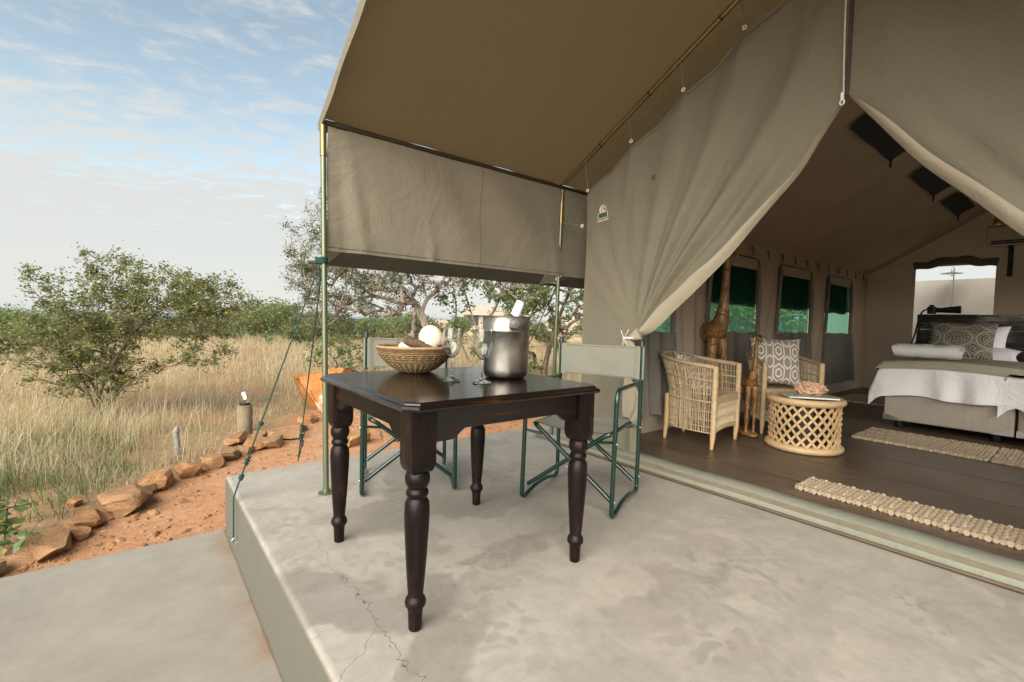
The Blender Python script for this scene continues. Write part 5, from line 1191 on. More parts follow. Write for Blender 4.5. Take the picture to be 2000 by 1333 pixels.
# ------------------------------------------------------------------ jute mats
def mat_rug(label, x0, x1, y0, y1, z, along='x', pitch=.026):
    """rows of thick braid laid side by side; each braid is a piece of its own"""
    t = thing('jute_mat', label, 'rug', ((x0 + x1) / 2, (y0 + y1) / 2, z), 'braided jute mats')
    n = max(3, int(round((x1 - x0) / pitch))); pitch = (x1 - x0) / n; w = y1 - y0
    k = int(w / .012); s = np.linspace(0, 1, k); yy = y0 + w * s
    for i in range(n):
        if i < 3:
            m = MB(); r = pitch * .57 * (1 + .09 * np.sin(s * w / .034 * 2 * math.pi + i * 2.2)); xx = x0 + pitch * (i + .5) + .004 * np.sin(s * w / .034 * math.pi + i) + .0015 * RNG.normal(0, 1, k)
            m.tube(np.stack([xx, yy + RNG.uniform(-.008, .008), z + .010 + .0012 * RNG.normal(0, 1, k) + .002 * np.sin(s * 9 + i) + .002 * np.sin(s * w / .034 * 2 * math.pi)], -1), r, 7)
            o = m.build('braid', 'jute', t)
            if i == 0: pro = []
            pro.append(o)
        else:
            c = pro[i % 3].copy(); COL.objects.link(c); c.location = (pitch * (i - i % 3), RNG.uniform(-.007, .007), 0); WO[c.name] = WO[pro[0].name]
mat_rug('braided jute mat lying just inside the canvas sill at the entrance', -1.215, .30, 3.37, 3.655, .013)
mat_rug('braided jute mat lying on the floor at the foot of the bed with the towel', -1.48, -.535, 5.44, 6.10, .013)
mat_rug('braided jute mat at the foot of the beds butting against its neighbour', -.52, .42, 5.44, 6.10, .013)
mat_rug('braided jute mat at the side of the bed near the back wall', -2.45, -1.78, 8.05, 9.0, .013)

# ------------------------------------------------------------------ rocks and pebbles
def rock(name, label, c, size, yaw, seed, mat='rock', sub=3, tilt=0.0, box=.62):
    r = np.random.default_rng(seed); v, f = ICO[sub]; V = v.copy()
    V = np.sign(V) * np.abs(V) ** box; lay = r.uniform(-.25, .25, 2)
    for _ in range(15):
        n = r.normal(0, 1, 3); n[2] *= .55; n /= np.linalg.norm(n); d = r.uniform(.50, .98); k = np.clip(V @ n - d, 0, None); V = V - k[:, None] * n
    n = np.array([lay[0], lay[1], 1.0]); n /= np.linalg.norm(n); k = np.clip(V @ n - .55, 0, None); V = V - k[:, None] * n
    V = V * (1 + .02 * (3.5 if mat == 'boulder' else 1) * snoise(V[:, 0] * 4 + V[:, 2] * 2, V[:, 1] * 4 - V[:, 2], seed)[:, None]) + r.normal(0, .008, V.shape)
    V = V * np.array(size) / 2 @ rotx(tilt).T @ rotz(yaw).T
    gz = float(ground_z(c[0], c[1])); V[:, 2] += gz - V[:, 2].min() * .62
    m = MB(); m.add(V + np.array([c[0], c[1], 0]), f); o = m.build(name, mat, smooth=True, label=label, cat='rock', group='rocks edging the red path')
    try: o.data.set_sharp_from_angle(angle=R(17))
    except Exception: pass
    return o
ROCKS = [
    ((-3.72, -.75), (.22, .17, .17), .4, 'pale jagged stone beside the end of the lower concrete path'),
    ((-3.86, -.66), (.16, .13, .15), 1.2, 'small upright cream stone leaning by the concrete path'),
    ((-4.06, -.44), (.42, .26, .16), .7, 'flat orange slab stone next to the green sprouts'),
    ((-4.40, -.30), (.40, .22, .17), .6, 'dark brown split stone with a blackened broken end'),
    ((-4.66, -.10), (.52, .36, .25), .5, 'largest orange edging stone with a white patch on top'),
    ((-5.00, .13), (.42, .28, .22), .6, 'striped brown edging stone next to the large orange one'),
    ((-5.22, .36), (.38, .26, .19), .7, 'brown layered edging stone leaning against its striped neighbour'),
    ((-5.40, .56), (.34, .26, .19), .8, 'rounded pale orange edging stone with white crust'),
    ((-5.58, .74), (.42, .22, .17), .5, 'long orange edging stone with a lichen grey end'),
    ((-6.10, .86), (.48, .24, .15), .4, 'flat rust red stone lying in front of the lamp post'),
    ((-5.88, 1.02), (.30, .24, .20), .9, 'squat tan stone below the lamp post'),
    ((-5.82, 1.20), (.27, .24, .19), .2, 'white topped tan stone at the bend of the path edge'),
    ((-6.20, 1.38), (.52, .34, .17), .6, 'broad flat tan stone behind the guy ropes'),
    ((-6.22, 1.10), (.26, .18, .12), .1, 'small brown stone wedged behind the white topped stone'),
    ((-4.72, -.38), (.12, .10, .09), .3, 'small brown stone in the dry grass above the split stone'),
    ((-7.00, 1.85), (.55, .30, .16), .5, 'low brown stone against the foot of the orange boulder'),
    ((-5.42, 2.02), (.42, .34, .26), .4, 'block shaped brown stone behind the left folding chair'),
    ((-5.35, 2.40), (.36, .30, .26), .9, 'rough dark orange stone beside the block shaped stone'),
    ((-5.05, 2.62), (.34, .24, .20), .3, 'orange stone close to the terrace edge behind the table'),
    ((-4.84, .02), (.26, .20, .15), .4, 'small orange stone tucked between the largest stone and the striped one'),
    ((-4.23, -.36), (.24, .18, .12), .9, 'small tan stone between the slab stone and the split stone'),
    ((-5.72, .90), (.30, .22, .16), .3, 'brown stone stacked between the long stone and the lamp post'),
    ((-6.42, 1.62), (.34, .24, .15), .5, 'rust brown stone between the flat tan stone and the boulder'),
    ((-5.9, 3.3), (.40, .28, .18), .8, 'orange stone beyond the terrace under the twisted tree'),
]
for i, (c, s, yw, lb) in enumerate(ROCKS): rock('rock', lb, c, (s[0] * 1.12, s[1] * 1.12, s[2] * .98), yw + 2.4, 100 + i)
rock('boulder', 'big bright orange boulder with white patches behind the awning pole', (-7.62, 2.32), (1.15, 1.0, .98), .9, 306, 'boulder', box=.85)
m = MB(); r = np.random.default_rng(5)
N = 2600; ys = r.uniform(-1.2, 6.5, N); xl = np.interp(ys, ROCKLINE_Y, ROCKLINE_X); xs = -3.6 + (xl + 3.6) * r.uniform(0, 1.05, N) ** .85; sz = np.clip(r.lognormal(-4.75, .55, N), .003, .034); gz = ground_z(xs, ys)
for x, y, z, s_ in zip(xs, ys, gz, sz):
    v, f = ICO[0]; m.add((v * (1 + r.uniform(-.3, .3, (12, 1)))) * s_ * np.array([1.25, 1, .6]) + (x, y, z + s_ * .2), f)
m.build('pebbles', 'rock', smooth=False, label='small reddish stones scattered over the red soil path', cat='pebbles', kind='stuff', base=(0, 0, 0))

# ------------------------------------------------------------------ garden lamp, white stump
lp = thing('garden_lamp', 'lit glass garden lamp on a short weathered wooden post', 'lamp', (-6.44, 1.0, -.40)); LX, LY = -6.44, 1.0
m = MB(); zz = np.linspace(-.44, -.045, 10); m.tube(np.stack([LX + .004 * np.sin(zz * 20), np.full(10, LY), zz], -1), .084 + .003 * np.sin(np.arange(10) * 2.1), 16); m.build('post', 'post_wood', lp)
m = MB(); m.lathe([(.058, -.045), (.060, -.040), (.060, -.022), (.050, -.018)], 20, (LX, LY, 0)); m.build('collar', 'black_plastic', lp)
m = MB(); m.lathe([(.050, -.02), (.052, .02), (.052, .085), (.046, .110), (.030, .126), (.0, .131)], 24, (LX, LY, 0), cap=False); m.build('glass_dome', 'lamp_glass', lp)
m = MB(); m.lathe([(.013, -.02), (.013, .015), (.010, .018)], 12, (LX, LY, 0)); m.build('socket', 'black_plastic', lp)
m = MB(); m.lathe([(.010, .016), (.018, .028), (.021, .042), (.016, .062), (.008, .080), (.001, .090)], 14, (LX, LY, 0)); m.build('bulb', 'bulb', lp)
m = MB(); P = smooth_path([(-5.88, .30, -.42), (-5.87, .30, -.30), (-5.89, .29, -.20), (-5.90, .30, -.12)], 6); m.tube(P, np.interp(np.linspace(0, 1, len(P)), [0, .5, .85, 1], [.034, .022, .030, .014]) * (1 + .12 * np.sin(np.arange(len(P)) * 1.9)), 9); m.build('white_stump', 'white_bone', label='small white weathered stump standing in the dry grass by the edging stones', cat='stump')

# ------------------------------------------------------------------ trees and shrubs
RV = np.array([0.6224, 0.7827, 0]); FV = np.array([-0.7827, 0.6224, 0])
def lobes(spec, n, r, depth):
    """random points in a set of ellipsoids given as (across, up, radius across, radius up)"""
    w = np.array([q[2] * q[3] for q in spec]); k = r.choice(len(spec), n, p=w / w.sum()); P = r.normal(0, 1, (n, 3)); P /= np.linalg.norm(P, axis=1, keepdims=True); P *= r.uniform(.25, 1, (n, 1)) ** (1 / 2.2)
    S = np.array(spec)[k]; return np.stack([S[:, 0] + P[:, 0] * S[:, 2], P[:, 1] * depth, S[:, 1] + P[:, 2] * S[:, 3]], -1)
def grow(stems, att, r, step=.12, jit=.15, tip=.0022, expo=2.35, droop=0.0):
    N = []; PA = []
    for st in stems:
        P = smooth_path(st['p'], 7); par = -1
        if 'on' in st and N:
            par = int(np.argmin(np.linalg.norm(np.array(N) - P[0], axis=1)))
        for q in P:
            if par >= 0 and np.linalg.norm(N[par] - q) < 1e-4: continue
            N.append(np.array(q, float)); PA.append(par); par = len(N) - 1
    buf = np.zeros((len(N) + len(att) * 14 + 50, 3)); buf[:len(N)] = N; n = len(N); dist = np.zeros(len(buf))
    for i in range(n): dist[i] = 0 if PA[i] < 0 else dist[PA[i]] + np.linalg.norm(buf[i] - buf[PA[i]])
    start = np.array(stems[0]['p'][0]); att = att[np.argsort(np.linalg.norm(att - start, axis=1))]; tips = []
    for a in att:
        d = np.linalg.norm(buf[:n] - a, axis=1); j = int(np.argmin(d + .18 * np.maximum(0, dist[:n] - 1e9) + .35 * np.maximum(0, buf[:n, 2] - a[2]))); L = d[j]; k = max(1, min(12, int(L / step)))
        base = buf[j].copy(); par = j
        for t in np.linspace(0, 1, k + 1)[1:]:
            q = base + (a - base) * t; q = q + r.normal(0, jit * step, 3) + np.array([0, 0, droop * math.sin(t * math.pi)]) * L
            buf[n] = q; PA.append(par); dist[n] = dist[par] + L / k; par = n; n += 1
        tips.append(par)
    V = buf[:n]; PA = np.array(PA); R2 = np.full(n, 0.0); has = np.zeros(n, bool); has[PA[PA >= 0]] = True; R2[~has] = tip ** expo
    for i in range(n - 1, -1, -1):
        if PA[i] >= 0: R2[PA[i]] += R2[i]
    return V, PA, R2 ** (1 / expo), np.array(tips), ~has
def branch_mesh(V, PA, rad, k=5, kmin=3, maxr=None):
    """tapered pieces from every node to its parent"""
    if maxr: rad = np.minimum(rad, maxr)
    idx = np.where(PA >= 0)[0]; A = V[PA[idx]]; B = V[idx]; T = B - A; ln = np.linalg.norm(T, axis=1, keepdims=True); T = T / np.maximum(ln, 1e-6)
    up = np.where(np.abs(T[:, 2:3]) < .9, np.array([[0, 0, 1.0]]), np.array([[1.0, 0, 0]])); X = np.cross(T, up); X /= np.linalg.norm(X, axis=1, keepdims=True); Y = np.cross(T, X)
    an = np.linspace(0, 2 * math.pi, k, endpoint=False); c, s = np.cos(an)[None, :, None], np.sin(an)[None, :, None]; O = c * X[:, None] + s * Y[:, None]
    ra = np.minimum(rad[PA[idx]], rad[idx] * 1.6)[:, None, None]; rb = rad[idx][:, None, None]
    VA = A[:, None] - T[:, None] * ra * .3 + O * ra; VB = B[:, None] + T[:, None] * rb * .3 + O * rb
    W = np.concatenate([VA, VB], 1).reshape(-1, 3); n = len(idx); b = (np.arange(n) * 2 * k)[:, None]; j = np.arange(k); j2 = (j + 1) % k
    F = np.stack([b + j, b + j2, b + k + j2, b + k + j], -1).reshape(-1, 4); return W, F
def raw_mesh(name, V, F, mat, parent=None, **tags):
    m = MB(); m.v = [V]; m.n = len(V); m.f = F.tolist(); base = tags.pop('base', None); return m.build(name, mat, parent, smooth=tags.pop('smooth', True), base=base, **tags)
def leaf_mesh(C, size, r, flat=0.35, aspect=.5, outward=None):
    n = len(C); D = r.normal(0, 1, (n, 3)); D[:, 2] *= .6
    if outward is not None: D = D + outward * .8
    D /= np.linalg.norm(D, axis=1, keepdims=True); Q = r.normal(0, 1, (n, 3)) + np.array([0, 0, flat * 2]); N = np.cross(D, np.cross(Q, D)); N /= np.maximum(np.linalg.norm(N, axis=1, keepdims=True), 1e-6); S = np.cross(D, N)
    L = size * r.uniform(.6, 1.35, (n, 1)); w = L * aspect * .5
    V = np.stack([C, C + D * L * .5 + S * w + N * w * .25, C + D * L, C + D * L * .5 - S * w + N * w * .25], 1).reshape(-1, 3); b = (np.arange(n) * 4)[:, None]
    return V, b + np.array([[0, 1, 2, 3]])
def tree(name, label, cat, base, stems, spec, natt, nleaf, leaf, leaf_size, bark, leafmat, seed, depth=.8, step=.12, jit=.16, tip=.0022, spread=.06, droop=0.0, expo=2.35, group=None, aspect=.5, maxr=None, depth0=0.0):
    r = np.random.default_rng(seed); base = np.array(base, float)
    def wpt(p): p = np.asarray(p, float); return base * np.array([1, 1, 0]) + p[..., 0:1] * RV + p[..., 1:2] * FV + p[..., 2:3] * np.array([0, 0, 1.0])
    st = [dict(s, p=wpt(np.array(s['p'], float))) for s in stems]; att = lobes(spec, natt, r, depth); att[:, 1] += depth0; att = wpt(att)
    V, PA, rad, tips, ends = grow(st, att, r, step, jit, tip, expo, droop)
    t = thing(name, label, cat, tuple(base), group)
    W, F = branch_mesh(V, PA, rad, 6, maxr=maxr); raw_mesh('trunk', W, F, bark, t)
    thin = np.where(rad < tip * 4.2)[0]; cc = r.choice(thin, max(20, nleaf // 22)); ww = r.gamma(1.2, 1.0, len(cc)); c = V[r.choice(cc, nleaf, p=ww / ww.sum())] + r.normal(0, spread * 1.25, (nleaf, 3)) * r.uniform(.3, 1.15, (nleaf, 1)); LV, LF = leaf_mesh(c, leaf_size, r, aspect=aspect); raw_mesh('crown', LV, LF, leafmat, t, smooth=False)
    return t
gz = lambda x, y: float(ground_z(x, y))
# the round bush among the dry grass
tree('bush', 'spreading grey green bush with many stems growing in the dry grass', 'bush', (-8.67, -.465, gz(-8.67, -.465)),
     [{'p': [(0, 0, -.5), (.05, 0, -.1), (.25, 0, .35), (.55, 0, .8), (.95, .1, 1.15), (1.4, .1, 1.45)]}, {'p': [(0, 0, -.45), (-.1, .1, -.1), (-.4, .15, .3), (-.85, .2, .6), (-1.25, .2, .78), (-1.4, .2, 1.1)], 'on': 1}, {'p': [(.02, 0, -.4), (.08, -.1, .1), (.12, -.2, .7), (.25, -.2, 1.2), (.30, -.2, 1.6)], 'on': 1}, {'p': [(.05, 0, -.42), (.4, -.1, -.05), (.9, -.2, .25), (1.5, -.2, .38), (1.95, -.2, .34)], 'on': 1}, {'p': [(.0, 0, -.4), (-.1, -.1, .1), (-.3, -.25, .7), (-.45, -.3, 1.2)], 'on': 1}, {'p': [(.5, 0, .75), (1.1, .1, .95), (1.7, .1, 1.1), (2.1, .1, 1.2)], 'on': 1}],
     [(-.40, 1.34, .26, .26), (.0, 1.10, .38, .32), (.32, 1.58, .34, .30), (.28, 1.0, .6, .38), (.95, 1.42, .42, .32), (1.45, 1.32, .45, .34), (1.9, 1.16, .30, .22), (1.1, .95, .75, .32), (-.35, .78, .42, .28), (.05, .42, .45, .26), (-.95, .66, .24, .14), (-.62, .42, .40, .26), (-.2, .55, .5, .3), (1.5, .50, .4, .12), (.05, .02, .42, .24), (-.35, .15, .35, .22), (.35, .2, .35, .2)],
     1600, 31000, None, .043, 'bark_brown', 'leaf_bush', 11, depth=.62, step=.10, spread=.045, maxr=.045)
# twisted thorn tree behind the table
tree('thorn_tree', 'gnarled grey thorn tree with tangled drooping twigs behind the table', 'tree', (-7.98, 4.48, gz(-7.98, 4.48)),
     [{'p': [(.06, 0, -.6), (.02, 0, -.1), (-.05, 0, .45), (-.22, 0, .95), (-.36, 0, 1.25)]}, {'p': [(-.36, 0, 1.25), (-.50, .1, 1.36), (-.75, .1, 1.34), (-1.0, .15, 1.42), (-1.4, .2, 1.45), (-1.8, .1, 1.25), (-2.1, .1, .95)], 'on': 1}, {'p': [(-.36, 0, 1.25), (-.55, -.1, 1.55), (-.85, -.15, 1.85), (-1.2, -.2, 2.3), (-1.7, -.2, 2.7)], 'on': 1}, {'p': [(-.30, 0, 1.12), (-.20, .05, 1.42), (.0, .1, 1.62), (.15, .1, 1.95), (.2, .1, 2.4), (.3, .1, 3.0)], 'on': 1}, {'p': [(-.2, .05, 1.42), (-.32, .2, 1.8), (-.45, .3, 2.3), (-.5, .3, 2.9)], 'on': 1}],
     [(-1.9, 1.65, .75, .55), (-2.3, 2.3, .55, .65), (-1.3, 2.2, .8, .6), (-.6, 2.5, .9, .7), (-1.2, 1.45, .9, .4), (.1, 2.1, .6, .5), (-2.2, 1.15, .45, .35), (-.7, 1.7, .6, .3), (-2.5, 1.8, .35, .4), (-1.6, 3.0, .9, .5), (.3, 2.9, .8, .5)],
     3000, 34000, None, .040, 'bark_grey', 'leaf_acacia', 12, depth=.9, step=.085, jit=.42, tip=.0036, spread=.05, droop=.05, expo=2.3, maxr=.17)
# two leafy trees nearer the tent corner
tree('leafy_tree', 'slender leafy tree with rough leaning trunk beside the tent corner', 'tree', (-7.95, 7.25, gz(-7.95, 7.25)),
     [{'p': [(0, 0, -.6), (.03, 0, -.1), (.13, 0, .45), (.28, 0, 1.0), (.50, 0, 1.6), (.75, 0, 2.2), (1.0, 0, 2.9)]}, {'p': [(.18, 0, .6), (.35, 0, .85), (.6, .1, 1.0)], 'on': 1}, {'p': [(.28, 0, 1.0), (.05, .1, 1.5), (-.3, .1, 1.9)], 'on': 1}],
     [(.1, 2.2, 1.0, .55), (-.4, 1.6, .6, .45), (.75, 1.5, .5, .4), (.6, 2.7, .9, .5), (-.35, .85, .35, .3), (-.3, .1, .35, .25), (.7, .9, .35, .3), (-.9, 1.9, .5, .4)],
     520, 3900, None, .085, 'bark_brown', 'leaf_mopane', 13, depth=.8, step=.14, spread=.09, tip=.0062, aspect=.72, maxr=.125, expo=2.1)
tree('leafy_tree', 'leafy tree with several thin forked stems behind the ice bucket', 'tree', (-8.06, 5.62, gz(-8.06, 5.62)),
     [{'p': [(.10, 0, -.6), (.05, 0, 0), (-.05, 0, .6), (-.25, 0, 1.2), (-.42, 0, 1.75), (-.5, 0, 2.4)]}, {'p': [(.0, 0, .3), (.2, .1, .7), (.02, .1, .95), (.22, .1, 1.25), (.38, .1, 1.65), (.6, .1, 2.2)], 'on': 1}, {'p': [(.08, 0, -.3), (-.3, .2, .2), (-.55, .2, .8), (-.60, .2, 1.4), (-.72, .2, 2.0)], 'on': 1}, {'p': [(.38, .1, 1.65), (.7, .1, 1.75), (1.0, 0, 1.7)], 'on': 1}],
     [(.6, 1.75, .6, .35), (-.1, 2.1, .8, .4), (.9, 1.25, .45, .3), (.4, 1.1, .4, .25), (-.7, 1.6, .4, .3), (.2, .5, .5, .35), (1.2, 1.9, .5, .4), (-.5, .7, .35, .25)],
     480, 3000, None, .075, 'bark_grey', 'leaf_mopane', 14, depth=.7, step=.13, jit=.25, spread=.08, tip=.0052, aspect=.72, maxr=.08, expo=2.15)
tree('shrub', 'low open green shrub behind the left folding chair', 'shrub', (-8.6, 3.05, gz(-8.6, 3.05)),
     [{'p': [(0, 0, -.45), (.05, 0, -.1), (.2, 0, .25)]}, {'p': [(0, 0, -.4), (-.2, 0, 0), (-.45, 0, .3)], 'on': 1}], [(-.35, .35, .45, .35), (.2, .3, .5, .3), (0, .65, .35, .2), (.5, .05, .3, .2)], 240, 1500, None, .06, 'bark_brown', 'leaf_mopane', 15, depth=.45, step=.10, spread=.05, tip=.003, aspect=.6, maxr=.02)
tree('sapling', 'green sprouts with broad leaves beside the orange slab stone', 'plant', (-4.12, -.66, gz(-4.12, -.66)),
     [{'p': [(0, 0, -.42), (.02, 0, -.25), (.04, 0, -.05)]}], [(0, -.12, .16, .16), (-.12, -.22, .15, .12), (.14, -.2, .12, .1)], 26, 90, None, .075, 'leaf_weed', 'leaf_mopane', 16, depth=.12, step=.05, spread=.015, tip=.002, aspect=.6, maxr=.004)
# scrub further out: a few kinds, copied
def scrub(seed, label, h, w, mat, nleaf=2200, ls=.11):
    r = np.random.default_rng(seed); k = h
    sp = [(r.uniform(-.6, .6) * w, h * r.uniform(.45, .8), w * r.uniform(.35, .6), h * r.uniform(.2, .35)) for _ in range(6)]
    return tree('scrub_bush', label, 'bush', (0, 0, 0), [{'p': [(0, 0, -.1), (.05 * w, 0, .2 * h), (.2 * w, 0, .55 * h)]}, {'p': [(0, 0, 0), (-.15 * w, .1 * w, .25 * h), (-.4 * w, .1 * w, .6 * h)], 'on': 1}], sp, 160, nleaf, None, ls, 'bark_dark', mat, seed, depth=w * .55, step=.3, spread=.12 * h * .5, tip=.006, group='scrub bushes beyond the dry grass', aspect=.6, maxr=.06)
kinds = [(scrub(21, '', 2.0, 1.7, 'leaf_scrub', 2600, .13), 'rounded dark green scrub bush'), (scrub(22, '', 1.5, 1.6, 'leaf_bush', 2200, .10), 'low olive scrub bush'), (scrub(23, '', 2.6, 1.9, 'leaf_mopane', 2800, .14), 'tall light green scrub bush')]
r = np.random.default_rng(9); spots = []
for px, d in [(20, 34), (70, 40), (-10, 30), (120, 44), (455, 29), (500, 25), (535, 31), (570, 24), (600, 33), (640, 28), (670, 24), (705, 31), (735, 27), (765, 22), (800, 30), (830, 25), (865, 32), (905, 28), (960, 30), (1000, 24), (1040, 31), (1080, 26), (1110, 22), (1140, 30), (350, 40), (300, 44), (400, 38), (250, 42), (430, 46), (180, 40), (520, 42), (580, 45), (660, 40), (750, 42), (850, 44), (950, 40)]:
    al = (px - 1000) / 917.25; v = FV + RV * al; v /= np.linalg.norm(v); spots.append((v[0] * d + r.normal(0, .5), v[1] * d + r.normal(0, .5)))
for al, d in ((.34, 19), (.38, 25), (.42, 17), (.46, 23), (.50, 28), (.54, 18), (.58, 24), (.63, 20), (.68, 27), (.72, 22)):
    v = FV + RV * al; spots.append((v[0] * d, v[1] * d))
extra = []
for px, d in [(10, 24), (45, 28), (90, 33), (140, 37), (470, 34), (490, 38), (515, 36), (550, 35), (580, 37), (610, 30), (625, 38), (650, 34), (690, 37), (720, 35), (780, 36), (815, 37)]:
    al = (px - 1000) / 917.25; v = FV + RV * al; v /= np.linalg.norm(v); extra.append((v[0] * d, v[1] * d))
spots += [(-3.5, 17.5), (-2.2, 18.5), (-.8, 17.0)]; n_base = len(spots); spots += extra
where = ['on the slope below the round bush', 'on the rise behind the garden lamp', 'behind the twisted thorn tree', 'outside the green tent windows', 'behind the pale bathroom wall']
def bush_label(i, x, y, lb, w, sc):
    if w == 3: return lb + (' just outside' if math.hypot(x, y) < 24 else ' further off outside') + ' the green tent windows'
    if w == 4: return lb + ' behind the pale bathroom wall'
    q = np.array([x, y, 0]); px = 1000 + 917.25 * (q @ RV) / (q @ FV); d = math.hypot(x, y)
    at = 'on the slope beside the round bush' if px < 150 else 'behind the round bush' if px < 440 else 'behind the teal guy ropes' if px < 615 else 'behind the awning pole' if px < 690 else 'behind the left folding chair' if px < 790 else 'behind the thorn tree trunk' if px < 880 else 'behind the ice bucket' if px < 1020 else 'beside the tent corner'
    return lb + (' in the near row ' if d < 28 else ' in the far row ' if d > 38 else ' midway ') + at
for i, (x, y) in enumerate(spots):
    src, lb = kinds[i % 3]; o = src if i < 3 else copy_tree(src); s_ = r.uniform(.75, 1.15)
    if i < 4: w = 0
    elif i < 10 or 24 <= i < 32: w = 1
    elif i < 36: w = 2
    elif i < 46: w = 3
    elif i < n_base: w = 4; s_ = 1.05
    else: w = 2; s_ *= 1.25
    if w in (3,): s_ *= 1.15
    if w == 2: s_ *= .72
    if w == 1: s_ *= .85
    o.location = (x, y, gz(x, y) - .05); o.rotation_euler = (0, 0, r.uniform(0, 6.28)); o.scale = (s_, s_, s_ * r.uniform(.85, 1.1)); o['label'] = bush_label(i, x, y, lb, w, s_)

# distant bushland as one mass
r = np.random.default_rng(33); N = 15000
d = 85 * np.exp(r.uniform(0, 1, N) ** .8 * math.log(60)); al = r.uniform(-1.35, 1.0, N); v = FV[None] + RV[None] * al[:, None]; v /= np.linalg.norm(v, axis=1, keepdims=True); X = v[:, 0] * d; Y = v[:, 1] * d; Zg = ground_z(X, Y); S = np.clip(r.lognormal(.35, .4, N), .7, 3.6) * np.clip(d / 250, .8, 3.0)
K = 26; off = r.normal(0, 1, (N, K, 3)) * np.array([.55, .55, .30]); C = np.stack([X, Y, Zg + S * .55], -1)[:, None] + off * S[:, None, None]; tri = r.normal(0, .21, (N, K, 3, 3)) * np.array([1, 1, .75]) * S[:, None, None, None]
V = (C[:, :, None] + tri).reshape(-1, 3); F = np.arange(len(V)).reshape(-1, 3); raw_mesh('bushland', V, F, 'leaf_scrub', smooth=False, label='far green bushland reaching to the horizon', cat='bushland', kind='stuff', base=(0, 0, 0))

# dry grass and weeds
def blades(tx, ty, per, h, wid, r, mat, name, label, cat, lean=.55, clump=.06):
    n = len(tx) * per; x = np.repeat(tx, per) + r.normal(0, 1, n) * np.repeat(clump if np.ndim(clump) else np.full(len(tx), clump), per); y = np.repeat(ty, per) + r.normal(0, 1, n) * np.repeat(clump if np.ndim(clump) else np.full(len(tx), clump), per)
    z = ground_z(x, y) - .02; H = np.repeat(h, per) * r.uniform(.45, 1.25, n); W = np.repeat(wid, per); a = r.uniform(0, 2 * math.pi, n); L = H * (r.uniform(.05, 1.0, n) ** 1.3 * 2.4) * lean; dx, dy = np.cos(a), np.sin(a); b = a + math.pi / 2 + r.uniform(-.6, .6, n); wx, wy = np.cos(b) * W / 2, np.sin(b) * W / 2
    def P(t, k): return np.stack([x + dx * L * t ** 2 + wx * k, y + dy * L * t ** 2 + wy * k, z + H * (t - .18 * t ** 2 * (L / H))], -1)
    V = np.stack([P(0, -1), P(0, 1), P(.5, -.8), P(.5, .8), P(.82, -.5), P(.82, .5), P(1.0, 0)], 1).reshape(-1, 3); q = (np.arange(n) * 7)[:, None]
    F = (q + np.array([[0, 1, 3, 2]])).tolist() + (q + np.array([[2, 3, 5, 4]])).tolist() + (q + np.array([[4, 5, 6]])).tolist()
    m = MB(); m.v = [V]; m.n = len(V); m.f = F; return m.build(name, mat, smooth=True, label=label, cat=cat, kind='stuff', base=(0, 0, 0))
r = np.random.default_rng(44); N = 15500
al = r.uniform(-1.32, .30, N); d = 3.9 + 40 * r.uniform(0, 1, N) ** 1.9; v = FV[None] + RV[None] * al[:, None]; X = v[:, 0] * d; Y = v[:, 1] * d
cov = cover_at(X, Y); dens = snoise(X * 1.3, Y * 1.3, 61) * .95 + .50 + snoise(X * .3, Y * .3, 62) * .45; keep = (cov > .35) & (r.uniform(0, 1, N) < np.clip(dens + np.clip(d - 13, 0, 30) * .02, .03, 1)) & (X < -3.7) & (np.hypot(X + 6.44, Y - 1.0) > .2)
X, Y, d = X[keep], Y[keep], d[keep]; edge = np.clip((np.interp(Y, ROCKLINE_Y, ROCKLINE_X) - X) / 1.6, 0.0, 1)
blades(X, Y, 13, (.11 + .24 * edge) * r.uniform(.35, 1.3, len(X)) * (1 + .45 * snoise(X * .8, Y * .8, 63)), np.clip(.0020 + d * .00034, .0034, .012), r, 'dry_grass', 'dry_grass', 'tall dry blond grass covering the slope around the bush', 'grass', clump=np.clip(.05 + d * .006, .05, .22))
r = np.random.default_rng(45); N = 230; a = r.uniform(0, 6.28, N); q = r.uniform(0, 1, N) ** .5
X = -5.9 + 1.7 * q * np.cos(a); Y = -1.0 + 1.0 * q * np.sin(a); k = X < np.interp(Y, ROCKLINE_Y, ROCKLINE_X) - .3
blades(X[k], Y[k], 12, r.uniform(.12, .34, k.sum()), np.full(k.sum(), .006), r, 'leaf_weed', 'green_weeds', 'green weeds mixed into the dry grass near the edging stones', 'weeds', lean=.8)
# taller seeding stalks
r = np.random.default_rng(47); N = 1500; al = r.uniform(-1.3, .1, N); d = 4.4 + 16 * r.uniform(0, 1, N) ** 1.5; v = FV[None] + RV[None] * al[:, None]; X = v[:, 0] * d; Y = v[:, 1] * d; k = (cover_at(X, Y) > .8) & (np.hypot(X + 6.44, Y - 1.0) > .3) & (snoise(X * 1.1, Y * 1.1, 71) > -.1)
blades(X[k], Y[k], 4, r.uniform(.35, .65, k.sum()), np.clip(.0018 + d[k] * .0003, .003, .008), r, 'dry_grass', 'seeding_grass', 'taller seeding grass stalks standing above the dry grass', 'grass', lean=.5, clump=.05)
# flattened straw litter
r = np.random.default_rng(46); N = 5200; Y = r.uniform(-1.5, 3.2, N); X = np.interp(Y, ROCKLINE_Y, ROCKLINE_X) - r.exponential(.75, N) + .12
blades(X, Y, 3, r.uniform(.015, .06, N), np.full(N, .0032), r, 'dry_grass', 'straw_litter', 'flattened straw lying between the grass tufts and edging stones', 'straw', lean=9.0, clump=.1)

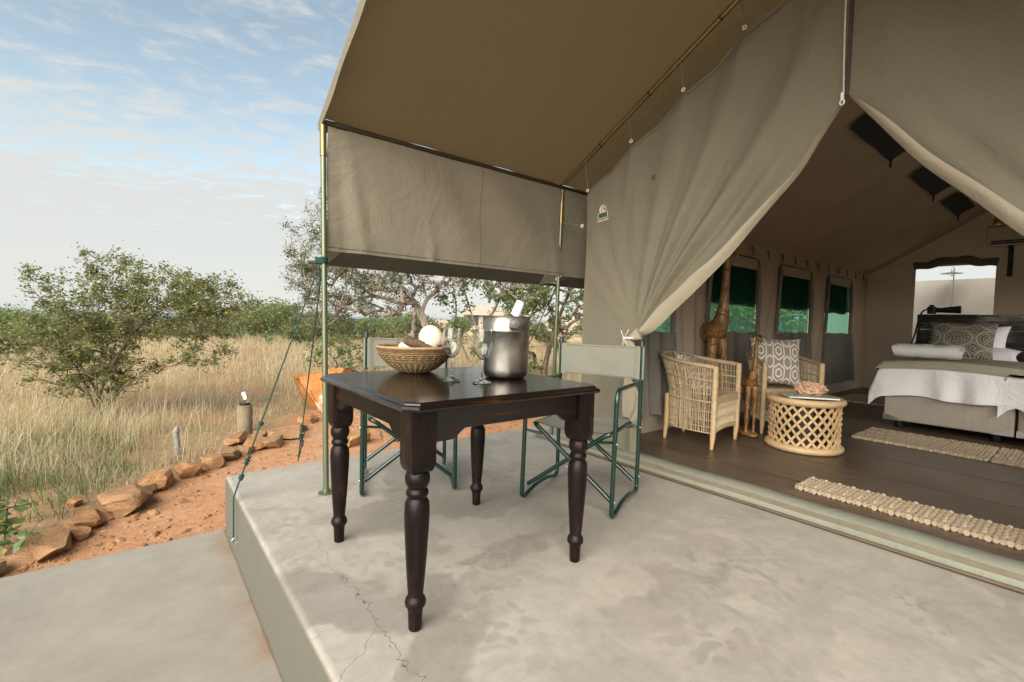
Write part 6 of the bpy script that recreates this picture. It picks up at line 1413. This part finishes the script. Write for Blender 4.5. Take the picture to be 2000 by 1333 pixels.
# lodge huts among the trees
def hut(label, c, w, dpt, hw, hr, yaw, roof):
    z = gz(c[0], c[1]); t = thing('lodge_hut', label, 'building', (c[0], c[1], z)); M = rotz(yaw)
    def tr(p): return np.asarray(p, float) @ M.T + np.array([c[0], c[1], z])
    m = MB(); m.box((-w, -dpt, -.5), (w, dpt, hw)); m.v = [tr(m.v[0])]; m.build('wall', 'hut_wall', t, smooth=False)
    e = .4; V = tr([(-w - e, -dpt - e, hw - .15), (w + e, -dpt - e, hw - .15), (w + e, dpt + e, hw - .15), (-w - e, dpt + e, hw - .15), (-w * .75, 0, hr), (w * .75, 0, hr)]); m = MB(); m.add(V, [(0, 1, 5, 4), (1, 2, 5), (2, 3, 4, 5), (3, 0, 4), (0, 3, 2, 1)]); m.build('roof', roof, t, smooth=False)
    for x in (-w * .5, w * .4):
        m = MB(); m.box((x - .5, -dpt - .03, .9), (x + .5, -dpt - .01, 1.8)); m.v = [tr(m.v[0])]; m.build('window', 'black_plastic', t, smooth=False)
hut('pale flat roofed lodge building glimpsed behind the thorn tree trunk', (-40, 24), 4.5, 2.5, .9, 1.5, R(38), 'hut_wall')
hut('stone coloured lodge building glimpsed between the leafy tree stems', (-33, 23.5), 1.6, 1.6, 1.9, 2.6, R(38), 'thatch')
hut('small thatched roof glimpsed beside the tent corner', (-26, 27), 2.6, 2.0, .9, 1.9, R(38), 'thatch')

# air between here and the horizon
m = MB(); m.box((-30000, -30000, -50), (30000, 30000, 6.5)); hzo = m.build('haze', 'steel', kind='stuff', smooth=False, base=(0, 0, 0))
hm = bpy.data.materials.new('haze_air'); hm.use_nodes = True; hm.node_tree.nodes.clear()
ho = hm.node_tree.nodes.new('ShaderNodeOutputMaterial'); hv = hm.node_tree.nodes.new('ShaderNodeVolumePrincipled')
hv.inputs['Color'].default_value = (0.80, 0.88, 0.96, 1); hv.inputs['Density'].default_value = 0.00010; hv.inputs['Anisotropy'].default_value = 0.2
hm.node_tree.links.new(hv.outputs[0], ho.inputs['Volume']); hzo.data.materials.clear(); hzo.data.materials.append(hm)
